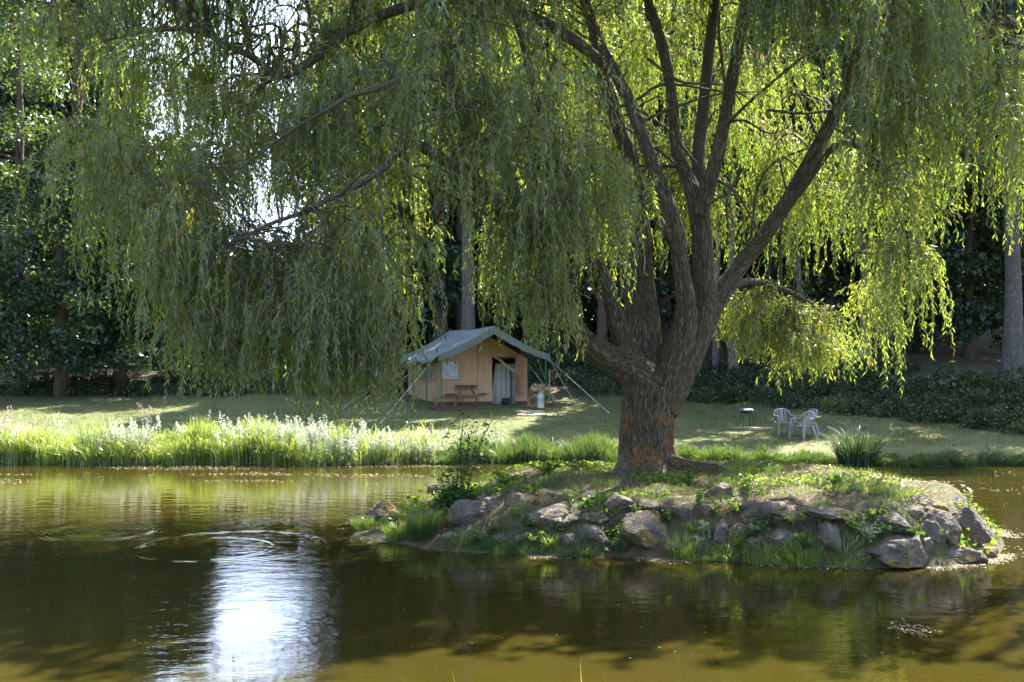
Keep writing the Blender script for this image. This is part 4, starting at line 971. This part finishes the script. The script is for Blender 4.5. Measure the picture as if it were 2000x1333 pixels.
for k in range(n):   # ears
    b = P[k] + np.array([np.cos(a[k]) * rc[k] * .9, np.sin(a[k]) * rc[k] * .9, R.uniform(.16, .36)]); D = nrm(np.array([[np.cos(a[k]), np.sin(a[k]), -.9]]) + R.normal(size=(3, 3)) * .15); s.leaves(np.tile(b, (3, 1)), D, perp(D), np.full(3, .12), np.full(3, .022), R.random(3))
s.build('dried_wheat', M['straw'], c_)
h_ = on_deck('wicker_hoop', 1041, 796, 0, 'wicker hoop basket lying on its side left of the milk can', 'basket')
mb = MB()
for rr_, y0 in ((.195, -.05), (.185, .10), (.13, .22)): mb.tube([(rr_ * math.cos(a), y0, .20 + rr_ * math.sin(a)) for a in np.linspace(0, 2 * PI, 25)], .017, 6, False)
mb.build('hoop', M['wicker'], h_, True)
mb = MB(); ap = [i / 20 * PI + PI for i in range(21)]
for i in range(20):
    pass
g = [(r_ * math.cos(a), y0, .20 + r_ * math.sin(a)) for (r_, y0) in ((.19, -.04), (.182, .10), (.13, .21)) for a in ap]
mb.add(g, [(k * 21 + i, k * 21 + i + 1, (k + 1) * 21 + i + 1, (k + 1) * 21 + i) for k in range(2) for i in range(20)]); mb.build('wicker_body', M['wicker'], h_, True)

# flagstones in front of the deck
def poly_slab(pts, z0, z1):
    n = len(pts); return MB().add([(x, y, z0) for x, y in pts] + [(x * .97, y * .97, z1) for x, y in pts], [tuple(range(n - 1, -1, -1)), tuple(range(n, 2 * n))] + [(i, (i + 1) % n, n + (i + 1) % n, n + i) for i in range(n)])
FS = [(1022, 811, .24, .35, 'pale flagstone nearest the water, left front of the patch by the deck'), (1036, 812.5, .28, .18, 'long bright flagstone along the front of the patch by the deck'), (1053, 811, .24, .35, 'pale flagstone at the right front of the patch by the deck'),
      (1017, 805, .2, .3, 'flagstone against the deck at the left of the patch'), (1028, 807, .25, .3, 'brownish flagstone in the middle of the patch near the deck'), (1042, 807.5, .24, .3, 'oval flagstone right of the middle of the patch near the deck'), (1051, 804.5, .22, .3, 'flagstone against the deck at the right of the patch'), (1037, 804.2, .2, .25, 'flagstone touching the middle of the deck edge')]
for px, py, rx, ry, lab in FS:
    p = hit(px, py, 28, 38); n = 7; aa = np.sort(R.uniform(0, 2 * PI, n) * .25 + np.arange(n) / n * 2 * PI); pts = [(rx * math.cos(a) * R.uniform(.85, 1.1), ry * math.sin(a) * R.uniform(.85, 1.1)) for a in aa]
    o = poly_slab(pts, -.04, .035).build('flagstone', M['flag']); o.location = tuple(p); tag(o, lab, 'flagstone', 'flagstones in front of the tent deck')

# ------------------------------------------------------------------ garden things
p = hit(1466, 838, 28); d0 = p[1]
o = poly_slab([(-.66, .35), (.05, -.42), (.85, .12), (.1, .62)], -.05, .04).build('sand_slab', M['sand']); o.location = tuple(p + np.array([0.02, .0, 0])); tag(o, 'pale sandy slab lying on the lawn under the barbecue', 'slab')
bq = empty('barbecue', p + np.array([-.10, .1, .03]), .25, 'small black legged barbecue with a blue grey lid on the sandy slab', 'barbecue')
for sx in (-1, 1):
    for sy in (-1, 1): MB().tube([(sx * .19, sy * .14, -.01), (sx * .125, sy * .08, .46)], .011, 6).build('leg', M['black'], bq, True)
MB().lathe([(0, .42), (.12, .425), (.165, .47), (.17, .49), (0, .485)], n=4 * 6).build('fire_bowl', M['black'], bq, True)
lid = MB().box((0, 0, .53), (.34, .28, .085), b=.03).build('lid', M['bluelid'], bq, True)
MB().tube([(-.08, -.145, .52), (-.075, -.175, .525), (.0, -.175, .525), (.01, -.145, .52)], .009, 6).build('handle', M['black'], lid)
def make_chair(label):
    ch = empty('garden_chair', (0, 0, 0), 0, label, 'chair', 'mauve plastic garden chairs on the lawn')
    P_ = M['plastic']
    g = []; nu, nv = 12, 10      # seat: dished slab
    for top in (0, 1):
        for i in range(nu + 1):
            for j in range(nv + 1):
                a, b = i / nu * 2 - 1, j / nv * 2 - 1
                w_ = .235 - .02 * (b + 1) / 2; g.append((a * w_, -.02 + b * .22, .43 - .02 * (1 - a * a) * (1 - b * b) - .02 * (b + 1) / 2 + (0 if top else -.022) - .03 * max(0, -b - .8) * 5 * .2))
    nn = (nu + 1) * (nv + 1); f = []
    for i in range(nu):
        for j in range(nv):
            q = (i * (nv + 1) + j, (i + 1) * (nv + 1) + j, (i + 1) * (nv + 1) + j + 1, i * (nv + 1) + j + 1); f.append(q[::-1]); f.append(tuple(k + nn for k in q))
    edge = [i * (nv + 1) for i in range(nu + 1)] + [nu * (nv + 1) + j for j in range(1, nv + 1)] + [i * (nv + 1) + nv for i in range(nu - 1, -1, -1)] + [j for j in range(nv - 1, 0, -1)]
    for k in range(len(edge)): a, b = edge[k], edge[(k + 1) % len(edge)]; f.append((a, b, b + nn, a + nn))
    MB().add(g, f).build('seat', P_, ch, True)
    for sx in (-1, 1):
        MB().bar((sx * .27, -.27, 0), (sx * .245, -.225, .64), .032, .058, (0, 1, 0)).build('leg', P_, ch)            # front leg carries the arm
        MB().bar((sx * .25, .30, 0), (sx * .215, .17, .43), .034, .075, (0, 1, 0)).build('leg', P_, ch)
        arm = [(sx * .247, -.235, .635), (sx * .262, -.1, .65), (sx * .262, .06, .65), (sx * .25, .16, .67)]
        m = MB()
        for k in range(3): m.bar(arm[k], arm[k + 1], .052, .022)
        m.build('armrest', P_, ch)
    arc = [Vector((.25 * math.cos(t), .17 + .13 * math.sin(t) ** .8 if t not in (0, PI) else .17, .655 + .205 * max(0, math.sin(t)) ** .75)) for t in np.linspace(0, PI, 21)]
    m = MB()
    m.tube(arc, .021, 8); m.build('back_frame', P_, ch, True)
    for cx, w_ in ((0, .105), (-.125, .045), (.125, .045)):
        zt = .655 + .205 * max(0, 1 - (cx / .25) ** 2) ** .375; yt = .17 + .13 * max(0, 1 - (cx / .25) ** 2) ** .4
        MB().bar((cx * .9, .195, .42), (cx, yt, zt), w_, .014, (0, 1, 0)).build('back_slat', P_, ch)
    return ch
ch = make_chair('mauve garden chair facing the pond, nearest the barbecue')
def put(c, px, py, rz): c.location = tuple(hit(px, py, 28)); c.rotation_euler[2] = rz; c.scale = (.96, .94, .86)
put(ch, 1532, 850, .10)
c2 = copy_tree(ch); c2['label'] = 'rear one of the two side on mauve chairs, partly hidden by the front one'; put(c2, 1574, 851, -1.15)
c3 = copy_tree(ch); c3['label'] = 'mauve chair nearest the pond, seen side on in front of its pair'; put(c3, 1568, 857, -1.0)
p = hit(842, 876, 26.5); o = empty('marker_post', p, 0, 'short grey wooden post standing on the far bank in front of the tent', 'post')
MB().tube([(0, 0, -.2), (0.01, 0, .62), (.012, 0, .64)], [.052, .048, .04], 10).build('shaft', M['post'], o, True); MB().box((.05, -.02, .36), (.03, .05, .05)).build('bracket', M['black'], o)
p = hit(1138, 972, 13); o = MB().tube([(0, 0, -.2), (-.06, 0, .55)], [.014, .012], 8).build('iron_stake', M['stake'], None, True); o.location = tuple(p); tag(o, 'thin rusty iron stake leaning on the left slope of the island', 'stake')

# ------------------------------------------------------------------ rocks
def ico(sub):
    import bmesh
    bm = bmesh.new(); bmesh.ops.create_icosphere(bm, subdivisions=sub, radius=1); v = np.array([q.co[:] for q in bm.verts]); f = np.array([[q.index for q in t.verts] for t in bm.faces]); bm.free(); return v, f
IV, IFc = ico(5)
RK = [(745, 1012, 72, 62, 'light topped rock at the left tip of the island, grass on both sides', .5), (847, 958, 27, 27, 'small dark upright rock at the back left of the island', 0), (913, 1005, 92, 70, 'big round boulder with an orange lichen spot below the leafy sapling', 0),
 (955, 987, 58, 36, 'tilted lichen spotted slab leaning on the big round boulder', -.5), (875, 1050, 45, 22, 'low grey rock at the waterline right of the green tuft', 0), (975, 1052, 42, 24, 'small grey rock at the waterline in the shade, half in grass', .1),
 (1085, 1016, 116, 52, 'wide flat brown rock in the middle of the left slope', .15), (1158, 1047, 100, 46, 'long slab sloping down right to the water', -.7), (1110, 1058, 42, 44, 'squat dark rock at the waterline left of the sloping slab', 0),
 (1270, 1043, 112, 88, 'largest boulder under the trunk, its top covered in orange lichen', 0), (1168, 1014, 76, 26, 'thin flat rock lying over the sloping slab', .0), (1212, 985, 64, 44, 'brown rock just above the largest lichen boulder, left', .1), (1152, 972, 48, 26, 'lichen topped rock by the rusty stake', 0),
 (1005, 981, 46, 40, 'dark rock on the upper left slope right of the tilted slab', .2), (1062, 980, 44, 28, 'dark half buried rock on the upper left slope', 0), (1022, 1052, 34, 26, 'smallest rock at the waterline of the left slope', 0), (1275, 990, 76, 30, 'flat rock with lichen on top of the largest boulder', -.1),
 (1335, 1005, 42, 42, 'round rock with lichen dots among ferns right of the largest boulder', 0), (1412, 1042, 52, 58, 'brown rock with a lit top beside the white flecked leaves', 0), (1505, 1005, 116, 54, 'wide rounded rock under the brown leaf litter bank', .05), (1530, 1049, 66, 40, 'tilted rock with lichen just above the grassy waterline', .55),
 (1405, 966, 60, 44, 'broken lit rock high on the bank right of the trunk', .3), (1640, 1005, 130, 36, 'long mossy ledge under the dry top of the mound', .0), (1630, 1058, 54, 82, 'pointed upright rock with a bright right face', .1), (1743, 1022, 92, 50, 'grey rock with a slanting pale top above the big front boulder', -.3),
 (1757, 1076, 140, 76, 'big dark boulder at the water with mossy patches', -.08), (1836, 1035, 124, 88, 'large shaded boulder in the rock pile at the right end', -.1), (1822, 988, 84, 34, 'pale top slab crowning the right end of the mound', -.15), (1890, 1030, 92, 82, 'sunlit rounded boulder at the far right of the pile', -.3),
 (1888, 1088, 104, 46, 'wedge shaped rock at the waterline of the right end', -.1), (1932, 1080, 40, 24, 'small bright white rock at the very right tip', -.2), (1445, 1035, 40, 40, 'dark rock half hidden by weeds right of the lit brown one', 0), (1240, 1010, 44, 28, 'small brown rock wedged left of the largest boulder top', .2),
 (1470, 1062, 44, 30, 'small brown rock in the bright grass below the dark half hidden one', .2), (1590, 1068, 40, 34, 'small angular rock left of the pointed upright one at the water', -.2), (1700, 1040, 48, 40, 'brown rock above the bramble under the right ledge', .1), (1560, 1010, 60, 34, 'flat brown rock in the bank right of the wide rounded rock', -.1), (1800, 1068, 54, 40, 'dark rock wedged between the big dark boulder and the large shaded one', .3), (1860, 1060, 46, 34, 'small rock above the wedge shaped rock of the right end', -.2), (1365, 1060, 44, 34, 'grey rock at the waterline left of the lit brown one', .1), (1450, 985, 50, 28, 'half buried rock in litter above the wide rounded rock', 0), (1785, 1002, 70, 30, 'dark low rock under the pale top slab', 0), (1690, 1085, 40, 24, 'small wet rock left of the big dark boulder', 0), (1310, 1072, 46, 24, 'low rock in the grass right of the largest boulder at the water', 0), (1385, 1000, 36, 30, 'small rock in leaf litter below the broken lit rock', 0)]
for i, (px, py, w, h, lab, tilt) in enumerate(RK):
    g = np.random.default_rng(900 + i); p = hit(px, py + h * .18, 12.5); s_ = F / p[1]
    rx, rz = w / s_ / 2 * 1.04, h / s_ / 2 * 1.05; ry = max(rx, rz) * g.uniform(.75, .95)
    v = IV.copy(); v = v * (1 + .30 * fbm(v * 1.1 + i * 7.3, 3, i))[:, None]
    for _ in range(15):
        nd = rand_dirs(1, g)[0]; nd[1] -= .25; nd /= np.linalg.norm(nd); k = g.uniform(.55, .85); e = v @ nd - k; v = v - np.where(e > 0, e * .94, 0)[:, None] * nd
    v = v * (1 + .05 * fbm(v * 3.2 + i, 4, i + 50) + .035 * fbm(v * 9 + i, 4, i + 80))[:, None]
    v /= np.array([np.abs(v[:, 0]).max(), np.abs(v[:, 1]).max(), np.abs(v[:, 2]).max()]); v *= np.array([rx, ry, rz])
    c, sn = math.cos(tilt), math.sin(tilt); v = np.stack([v[:, 0] * c - v[:, 2] * sn, v[:, 1], v[:, 0] * sn + v[:, 2] * c], 1)
    o = mesh_np('rock', v, [IFc], M['rock'], smooth=True); q = at(px, py, p[1] + .0); o.location = (q[0], p[1] + ry * .34, q[2] - h / s_ * .05); tag(o, lab, 'rock', 'rocks round the island')
# ------------------------------------------------------------------ plants of the island
def tuft(px, py, n, h, spread, reach, label, mat='sedge', wd_=.012, curve=.7, group='grass tufts at the island edge', lean=(0, -.05)):
    p = hit(px, py, 12.5); s = Soup(); a = R.uniform(0, 2 * PI, n); r = spread * np.sqrt(R.random(n)); P = np.stack([np.cos(a) * r, np.sin(a) * r * .7, 0 * r], 1)
    P[:, 2] = np.clip(surf_h(P[:, 0] + p[0], P[:, 1] + p[1]) - p[2], -.3, .3) - .02
    ln = np.stack([np.cos(a), np.sin(a)], 1) * R.uniform(.2, 1, n)[:, None] * reach + np.array(lean)
    s.blades(P, R.uniform(.55, 1.1, n) * h, ln, np.full(n, wd_), curve=curve, segs=4)
    o = s.build('grass_tuft', M[mat]); o.location = tuple(p); tag(o, label, 'grass tuft', group)
tuft(828, 1052, 900, .52, .20, .22, 'dense dark green grass tuft between the round boulder and the left tip', 'rush', .010, .5)
tuft(778, 1052, 420, .36, .17, .20, 'yellow green tuft beside the pale rock at the left tip', 'sedge', .009)
tuft(712, 1035, 300, .34, .14, .20, 'grass tuft growing left of the pale tip rock over the water', 'sedge', .009, .7, lean=(-.1, -.02))
tuft(745, 988, 160, .22, .16, .12, 'thin grass tuft above the pale tip rock', 'rush', .008)
tuft(895, 1060, 300, .22, .22, .14, 'short green tuft at the waterline under the round boulder', 'rush', .009)
tuft(990, 1068, 420, .20, .3, .14, 'low wide tuft in the shaded waterline', 'rush', .009)
tuft(1074, 1070, 160, .30, .08, .16, 'yellowish upright tuft left of the sloping slab', 'sedge', .011)
tuft(1215, 1078, 110, .34, .09, .2, 'sparse tuft left of the largest boulder', 'rush', .012)
tuft(1332, 1078, 320, .27, .17, .16, 'yellow green tuft right of the largest boulder', 'sedge', .009)
tuft(1425, 1080, 330, .20, .22, .12, 'short tuft below the lit brown rock', 'sedge', .009)
tuft(1490, 1084, 420, .20, .26, .12, 'low grass at the water below the tilted rock', 'sedge', .009)
tuft(1570, 1088, 480, .25, .24, .15, 'brightest grass tuft left of the pointed rock', 'sedge', .010)
tuft(1065, 950, 130, .26, .2, .12, 'thin grass tuft on the upper left slope', 'rush', .008); tuft(1185, 948, 140, .24, .22, .12, 'dark grass tuft in front of the trunk', 'rush', .008)
tuft(1455, 918, 90, .36, .16, .28, 'long pale grass blades arching beside the root', 'sedge', .010, 1.1); tuft(1510, 926, 70, .34, .12, .26, 'second clump of arching pale blades right of the root', 'sedge', .010, 1.1)
tuft(1600, 945, 90, .22, .14, .15, 'small tuft on the crest of the mound', 'sedge', .009); tuft(1640, 958, 120, .20, .16, .12, 'green tuft on the crest behind the mossy ledge', 'sedge', .009)
tuft(1700, 962, 190, .24, .20, .15, 'sunny grass tuft on the right crest', 'sedge', .009); tuft(1765, 972, 200, .24, .22, .16, 'sunny grass tuft just left of the pale top slab', 'sedge', .009)
tuft(1605, 985, 90, .14, .12, .08, 'little tuft on the dry litter above the ledge', 'sedge', .008)
TL = [(940, 1066, 'low grass at the shaded waterline right of the round boulder'), (1040, 1072, 'low grass below the wide flat rock'), (1130, 1076, 'low grass below the squat dark rock'), (1370, 1082, 'low grass between the two boulders at the water'), (1530, 1088, 'low grass under the tilted rock'), (1655, 1094, 'low grass right of the pointed rock')]
for a_, b_, lab in TL: tuft(a_, b_, 260, R.uniform(.16, .24), .24, .13, lab, ['sedge', 'rush'][int(a_ < 1200)], .009)
# broad-leaved ground cover and litter on the island
s = Soup(); n = 42000
x = R.uniform(-2.6, 7.2, n); y = R.uniform(13, 22.2, n); z = island_h(x, y); px = x / y * F + HX
den = fbm(np.stack([x * .8, y * .8, x * 0], 1), 3, 77) + np.where((px < 1180) & (y > 16), .35, 0) + np.where((px > 1400) & (px < 1560) & (y > 16), .30, 0) - .12 + np.where(z < .4, .18, 0) - np.where((px > 1500) & (y < 18.2) & (z > .4), .55, 0)
k = (z > .04) & (den > .10) & (np.hypot(x - TB[0], y - TB[1]) > .6); x, y, z = x[k], y[k], z[k]; n = len(x)
P = np.stack([x, y, z + R.uniform(.0, .10, n)], 1); a = R.uniform(0, 2 * PI, n); D = nrm(np.stack([np.cos(a), np.sin(a), R.uniform(-.2, .7, n)], 1)); l = R.uniform(.03, .085, n)
s.leaves(P, D, perp(D), l, l * R.uniform(.5, .9, n), R.random(n)); 
n = 26000; x = R.uniform(-2.4, 7, n); y = R.uniform(13, 22.2, n); z = island_h(x, y); k = (z > .08) & (fbm(np.stack([x * 1.1, y * 1.1, x * 0], 1), 2, 41) > -.1); P = np.stack([x, y, z - .01], 1)[k]; n = len(P)
s.blades(P, R.uniform(.04, .17, n), R.normal(size=(n, 2)) * .06, np.full(n, .007), segs=2)
tag(s.build('ground_cover', M['herb']), kind='stuff')
s = Soup(); n = 22000; x = R.uniform(-2.4, 7.2, n); y = R.uniform(13, 22, n); z = island_h(x, y); k = z > .04; P = np.stack([x, y, z + R.uniform(0, .025, n)], 1)[k]; n = len(P)
D = nrm(rand_dirs(n) * np.array([1, 1, .35])); s.leaves(P, D, nrm(np.cross(D, np.array([0, 0, 1.]) + .4 * rand_dirs(n))), R.uniform(.03, .10, n), R.uniform(.006, .02, n), R.random(n))
tag(s.build('leaf_litter', M['litter']), kind='stuff')
def weed(px, py, h, w, n, leaf, label, mat='herb', name='leafy_weed', asp=.6, dd=0.):
    p = hit(px, py, 12.5); p[1] += dd; s = Soup(); ns = max(3, n // 16)
    for _ in range(ns):
        ln = R.normal(size=2) * w * .55; hh = h * R.uniform(.5, 1.05); m = n // ns; t = R.uniform(.15, 1, m); c = np.stack([ln[0] * t ** 1.3, ln[1] * t ** 1.3 - .04, hh * t], 1)
        a = R.uniform(0, 2 * PI, m); D = nrm(np.stack([np.cos(a), np.sin(a), R.uniform(-.5, .4, m)], 1)); l = leaf * R.uniform(.6, 1.2, m); s.leaves(c, D, perp(D), l, l * asp, R.random(m))
        s.blades(np.array([[0, -.04, 0.]]), np.array([hh]), ln[None], np.array([.008]), curve=0, segs=3)
    o = s.build(name, M[mat]); o.location = tuple(p); tag(o, label, 'plant', 'weeds among the island rocks')
weed(1690, 1066, .42, .20, 260, .055, 'pale leaved bramble between the pointed rock and the big dark boulder', 'mint')
weed(1792, 1046, .16, .26, 60, .10, 'broad dark leaves spilling over the big dark boulder', 'darkherb', asp=.7)
weed(1852, 1066, .35, .08, 40, .06, 'single dark upright weed in front of the large shaded boulder', 'darkherb', 'upright_weed')
weed(1480, 1040, .24, .18, 90, .09, 'dark broad leaved weed below the wide rounded rock', 'darkherb', asp=.8); weed(1378, 1050, .24, .14, 90, .07, 'pale weed left of the lit brown rock', 'mint', asp=.8)
weed(1395, 1010, .26, .14, 100, .055, 'bright weed over the lit brown rock', 'herb'); weed(1362, 985, .22, .14, 90, .055, 'green weed below the roots of the trunk', 'herb'); weed(1345, 950, .26, .16, 80, .08, 'dark weed growing against the right root', 'darkherb')
weed(1575, 1070, .24, .2, 110, .07, 'broad leaved weed in the bright waterline grass', 'herb', asp=.8); weed(1630, 950, .22, .12, 50, .10, 'broad leaf plant on the crest of the mound', 'herb', asp=.8)
weed(1715, 1008, .18, .24, 110, .07, 'creeping green weed along the right ledge', 'herb', asp=.8); weed(1030, 1030, .22, .2, 140, .06, 'soft green weed on the middle of the left slope', 'darkherb'); weed(1090, 1040, .24, .14, 100, .06, 'weed between the flat rock and the waterline tuft', 'herb')
weed(960, 1045, .22, .2, 120, .055, 'weed right of the round boulder at the waterline', 'darkherb'); weed(815, 985, .2, .22, 120, .07, 'broad leaved plant on the low left end of the island', 'herb', asp=.7); weed(1440, 1070, .18, .16, 70, .08, 'leafy weed in the waterline grass below the dark rock', 'herb', asp=.8)
weed(790, 1000, .16, .2, 110, .06, 'green herb just right of the pale tip rock', 'herb'); weed(1070, 925, .22, .4, 320, .075, 'sunlit herb patch on the back left crest of the island', 'herb', asp=.8); weed(985, 945, .22, .45, 300, .07, 'sunlit herb patch behind the leafy sapling', 'herb', asp=.8); weed(1130, 918, .18, .4, 220, .07, 'sunlit herb patch left of the trunk', 'herb', asp=.8)
WL = [(930, 1058, 'low dark weed at the waterline below the round boulder'), (1050, 1062, 'low weed at the waterline left of the squat dark rock'), (1135, 1000, 'weed above the thin flat rock'), (1195, 1045, 'weed tucked between the sloping slab and the largest boulder'), (1300, 1020, 'fern like weed right of the largest boulder'), (1350, 1040, 'weed under the round lichen dotted rock'), (1460, 1055, 'weed above the grassy waterline left of the tilted rock'), (1545, 1025, 'weed on the litter bank above the tilted rock'), (1600, 1040, 'weed left of the pointed rock'), (1665, 1040, 'weed above the bramble under the ledge'), (1720, 1050, 'weed left of the slanting pale rock'), (1005, 1010, 'weed on the left slope beside the tilted slab'), (1110, 985, 'weed on the upper left slope by the stake'), (1240, 1000, 'weed wedged above the largest boulder'), (860, 1030, 'weed left of the big round boulder'), (1430, 1000, 'small weed on the litter bank left of the wide rock')]
for k, (a_, b_, lab) in enumerate(WL): weed(a_, b_, R.uniform(.16, .28), R.uniform(.14, .24), int(R.uniform(70, 150)), R.uniform(.045, .08), lab, ['darkherb', 'herb'][k % 2], asp=R.uniform(.5, .85))
# thistles on the right rocks
def flower_stem(px, py, h, mat, label, nf):
    p = hit(px, py, 12.5); s = Soup()
    for k in range(4):
        ln = R.normal(size=2) * .06; hh = h * R.uniform(.7, 1.); s.blades(np.zeros((1, 3)), np.array([hh]), ln[None], np.array([.008]), curve=0, segs=3)
        m = 22; t = R.uniform(.05, .85, m); c = np.stack([ln[0] * t ** 2, ln[1] * t ** 2, hh * t], 1); a = R.uniform(0, 2 * PI, m); D = nrm(np.stack([np.cos(a), np.sin(a), R.uniform(-.2, .4, m)], 1)); s.leaves(c, D, perp(D), np.full(m, .05), np.full(m, .02), R.random(m))
        c = np.tile([ln[0], ln[1], hh], (nf, 1)) + rand_dirs(nf) * .014; D = nrm(rand_dirs(nf) + np.array([0, 0, .6])); s.leaves(c, D, perp(D), np.full(nf, .03), np.full(nf, .014), R.random(nf), 1)
    o = s.build('flowering_weed', [M['herb'], M[mat]]); o.location = tuple(p); tag(o, label, 'plant', 'flowering stems on the right rocks')
flower_stem(1893, 1000, .36, 'bloom', 'white flowered stem against the water above the sunlit boulder', 16); flower_stem(1872, 1010, .28, 'violet', 'violet flowered stem on top of the right rock pile', 14)
# leafy sapling at the left of the island
p = hit(897, 985, 13); sap = empty('leafy_sapling', p, 0, 'dark leafy sapling bush rising from the left side of the island before the rushes', 'shrub')
tb = []; s = Soup(); sg = F / p[1]
for (dx, top) in ((-40, 60), (-5, 110), (28, 150), (75, 175), (-60, 20), (10, 165), (40, 95)):
    h = (top + 10) / sg * 1.0; e = np.array([dx / sg, R.uniform(-.25, .2), h]); b = np.array([R.normal() * .06, R.normal() * .05, -.05]); mm = b + (e - b) * .55 + np.array([-.1 * e[0], 0, .06])
    tb.append(bark_tube(np.array([list(b) + [.011], list(mm) + [.008], list(e) + [.004]]), 6, 5, .02, 1))
    c = catmull(np.array([b, mm, e]), 14); m = 48
    for q in c[4::2]:
        k = R.integers(5, 11); a = R.uniform(0, 2 * PI, k); r = R.uniform(.02, .20, k); P = q + np.stack([np.cos(a) * r, np.sin(a) * r, R.normal(size=k) * .04], 1); D = nrm(np.stack([np.cos(a), np.sin(a), R.uniform(-.7, .3, k)], 1)); l = R.uniform(.05, .10, k)
        s.leaves(P, D, nrm(np.cross(D, np.array([0, 0, 1.]) + .7 * rand_dirs(k))), l, l * .6, R.random(k))
n = 1500; a = rand_dirs(n); a[:, 2] = np.abs(a[:, 2]); P = a * (R.random(n) ** .4)[:, None] * np.array([.36, .3, .36]) + np.array([-.05, 0, -.08]); D = nrm(rand_dirs(n) + np.array([0, 0, -.2])); l = R.uniform(.04, .085, n); s.leaves(P, D, perp(D), l, l * .6, R.random(n) * .7)
bark_mesh('stem', tb, M['bark_thin'], sap); s.build('foliage', M['darkherb'], sap)
# ------------------------------------------------------------------ floating scum and leaves
s = Soup()
def float_at(x, y, lmin=.015, lmax=.05):
    n = len(x); P = np.stack([x, y, np.full(n, .006)], 1); a = R.uniform(0, 2 * PI, n); D = np.stack([np.cos(a), np.sin(a), R.uniform(0, .12, n)], 1); Sd = np.stack([-np.sin(a), np.cos(a), R.uniform(-.1, .1, n)], 1); l = R.uniform(lmin, lmax, n)
    s.leaves(P, nrm(D), nrm(Sd), l, l * R.uniform(.3, .7, n), R.random(n))
n = 30000; aa = R.uniform(-PI, PI, n); rr = np.interp(aa, oa, orr) + np.abs(R.normal(size=n)) * .12 - .02; x, y = IC[0] + rr * np.cos(aa), IC[1] + rr * np.sin(aa); k = (fbm(np.stack([x * 1.5, y * 1.5, x * 0], 1), 2, 9) > .05) & (y < 17.5); float_at(x[k], y[k])
n = 9000; d = R.uniform(22.5, 26.8, n); x = (R.uniform(0, 940, n) - HX) / F * d; k = vnoise(np.stack([x * .35, d * 2.2, x * 0], 1), 6) > .42; float_at(x[k], d[k], .02, .07)
n = 2200; d = R.uniform(17, 26, n); x = (R.uniform(1500, 2080, n) - HX) / F * d; k = (vnoise(np.stack([x * .4, d * 1.6, x * 0], 1), 7) > .35); float_at(x[k], d[k], .02, .06)
n = 700; x = R.uniform(6.2, 8.2, n); d = R.uniform(13.2, 16, n); k = vnoise(np.stack([x * 1.2, d * 2, x * 0], 1), 17) > .1; float_at(x[k], d[k], .02, .06)
n = 500; d = R.uniform(9, 24, n); x = R.uniform(-.5, .5, n) * d; float_at(x, d, .015, .04)
tag(s.build('floating_leaves', M['scum']), kind='stuff')
x, y = wd(1783, 1232); n = 160; s = Soup(); float_at(x + R.normal(size=n) * .10, y + R.normal(size=n) * .12, .02, .06); tag(s.build('floating_weed', M['scum']), kind='stuff')
# near bank blades poking into the picture
for px, py, hh, ln, lab in ((882, 1302, .0, -.10, 'green grass blade leaning left at the bottom edge of the view'), (1133, 1285, .0, -.03, 'tallest grass blade at the bottom edge of the view'), (1183, 1312, 0, .02, 'short grass blade right of the tallest one at the bottom edge')):
    d = 5.0; q = at(px, py, d); s = Soup(); g0 = 0.05; s.blades(np.array([[-ln, 0, 0.]]), np.array([q[2] - g0]) / .97, np.array([[ln, 0.]]), np.array([.013]), curve=.06, segs=5); o = s.build('waterside_grass', M['sedge']); o.location = (q[0], d, g0 - .0); tag(o, lab, 'grass blade', 'grass blades of the near bank')
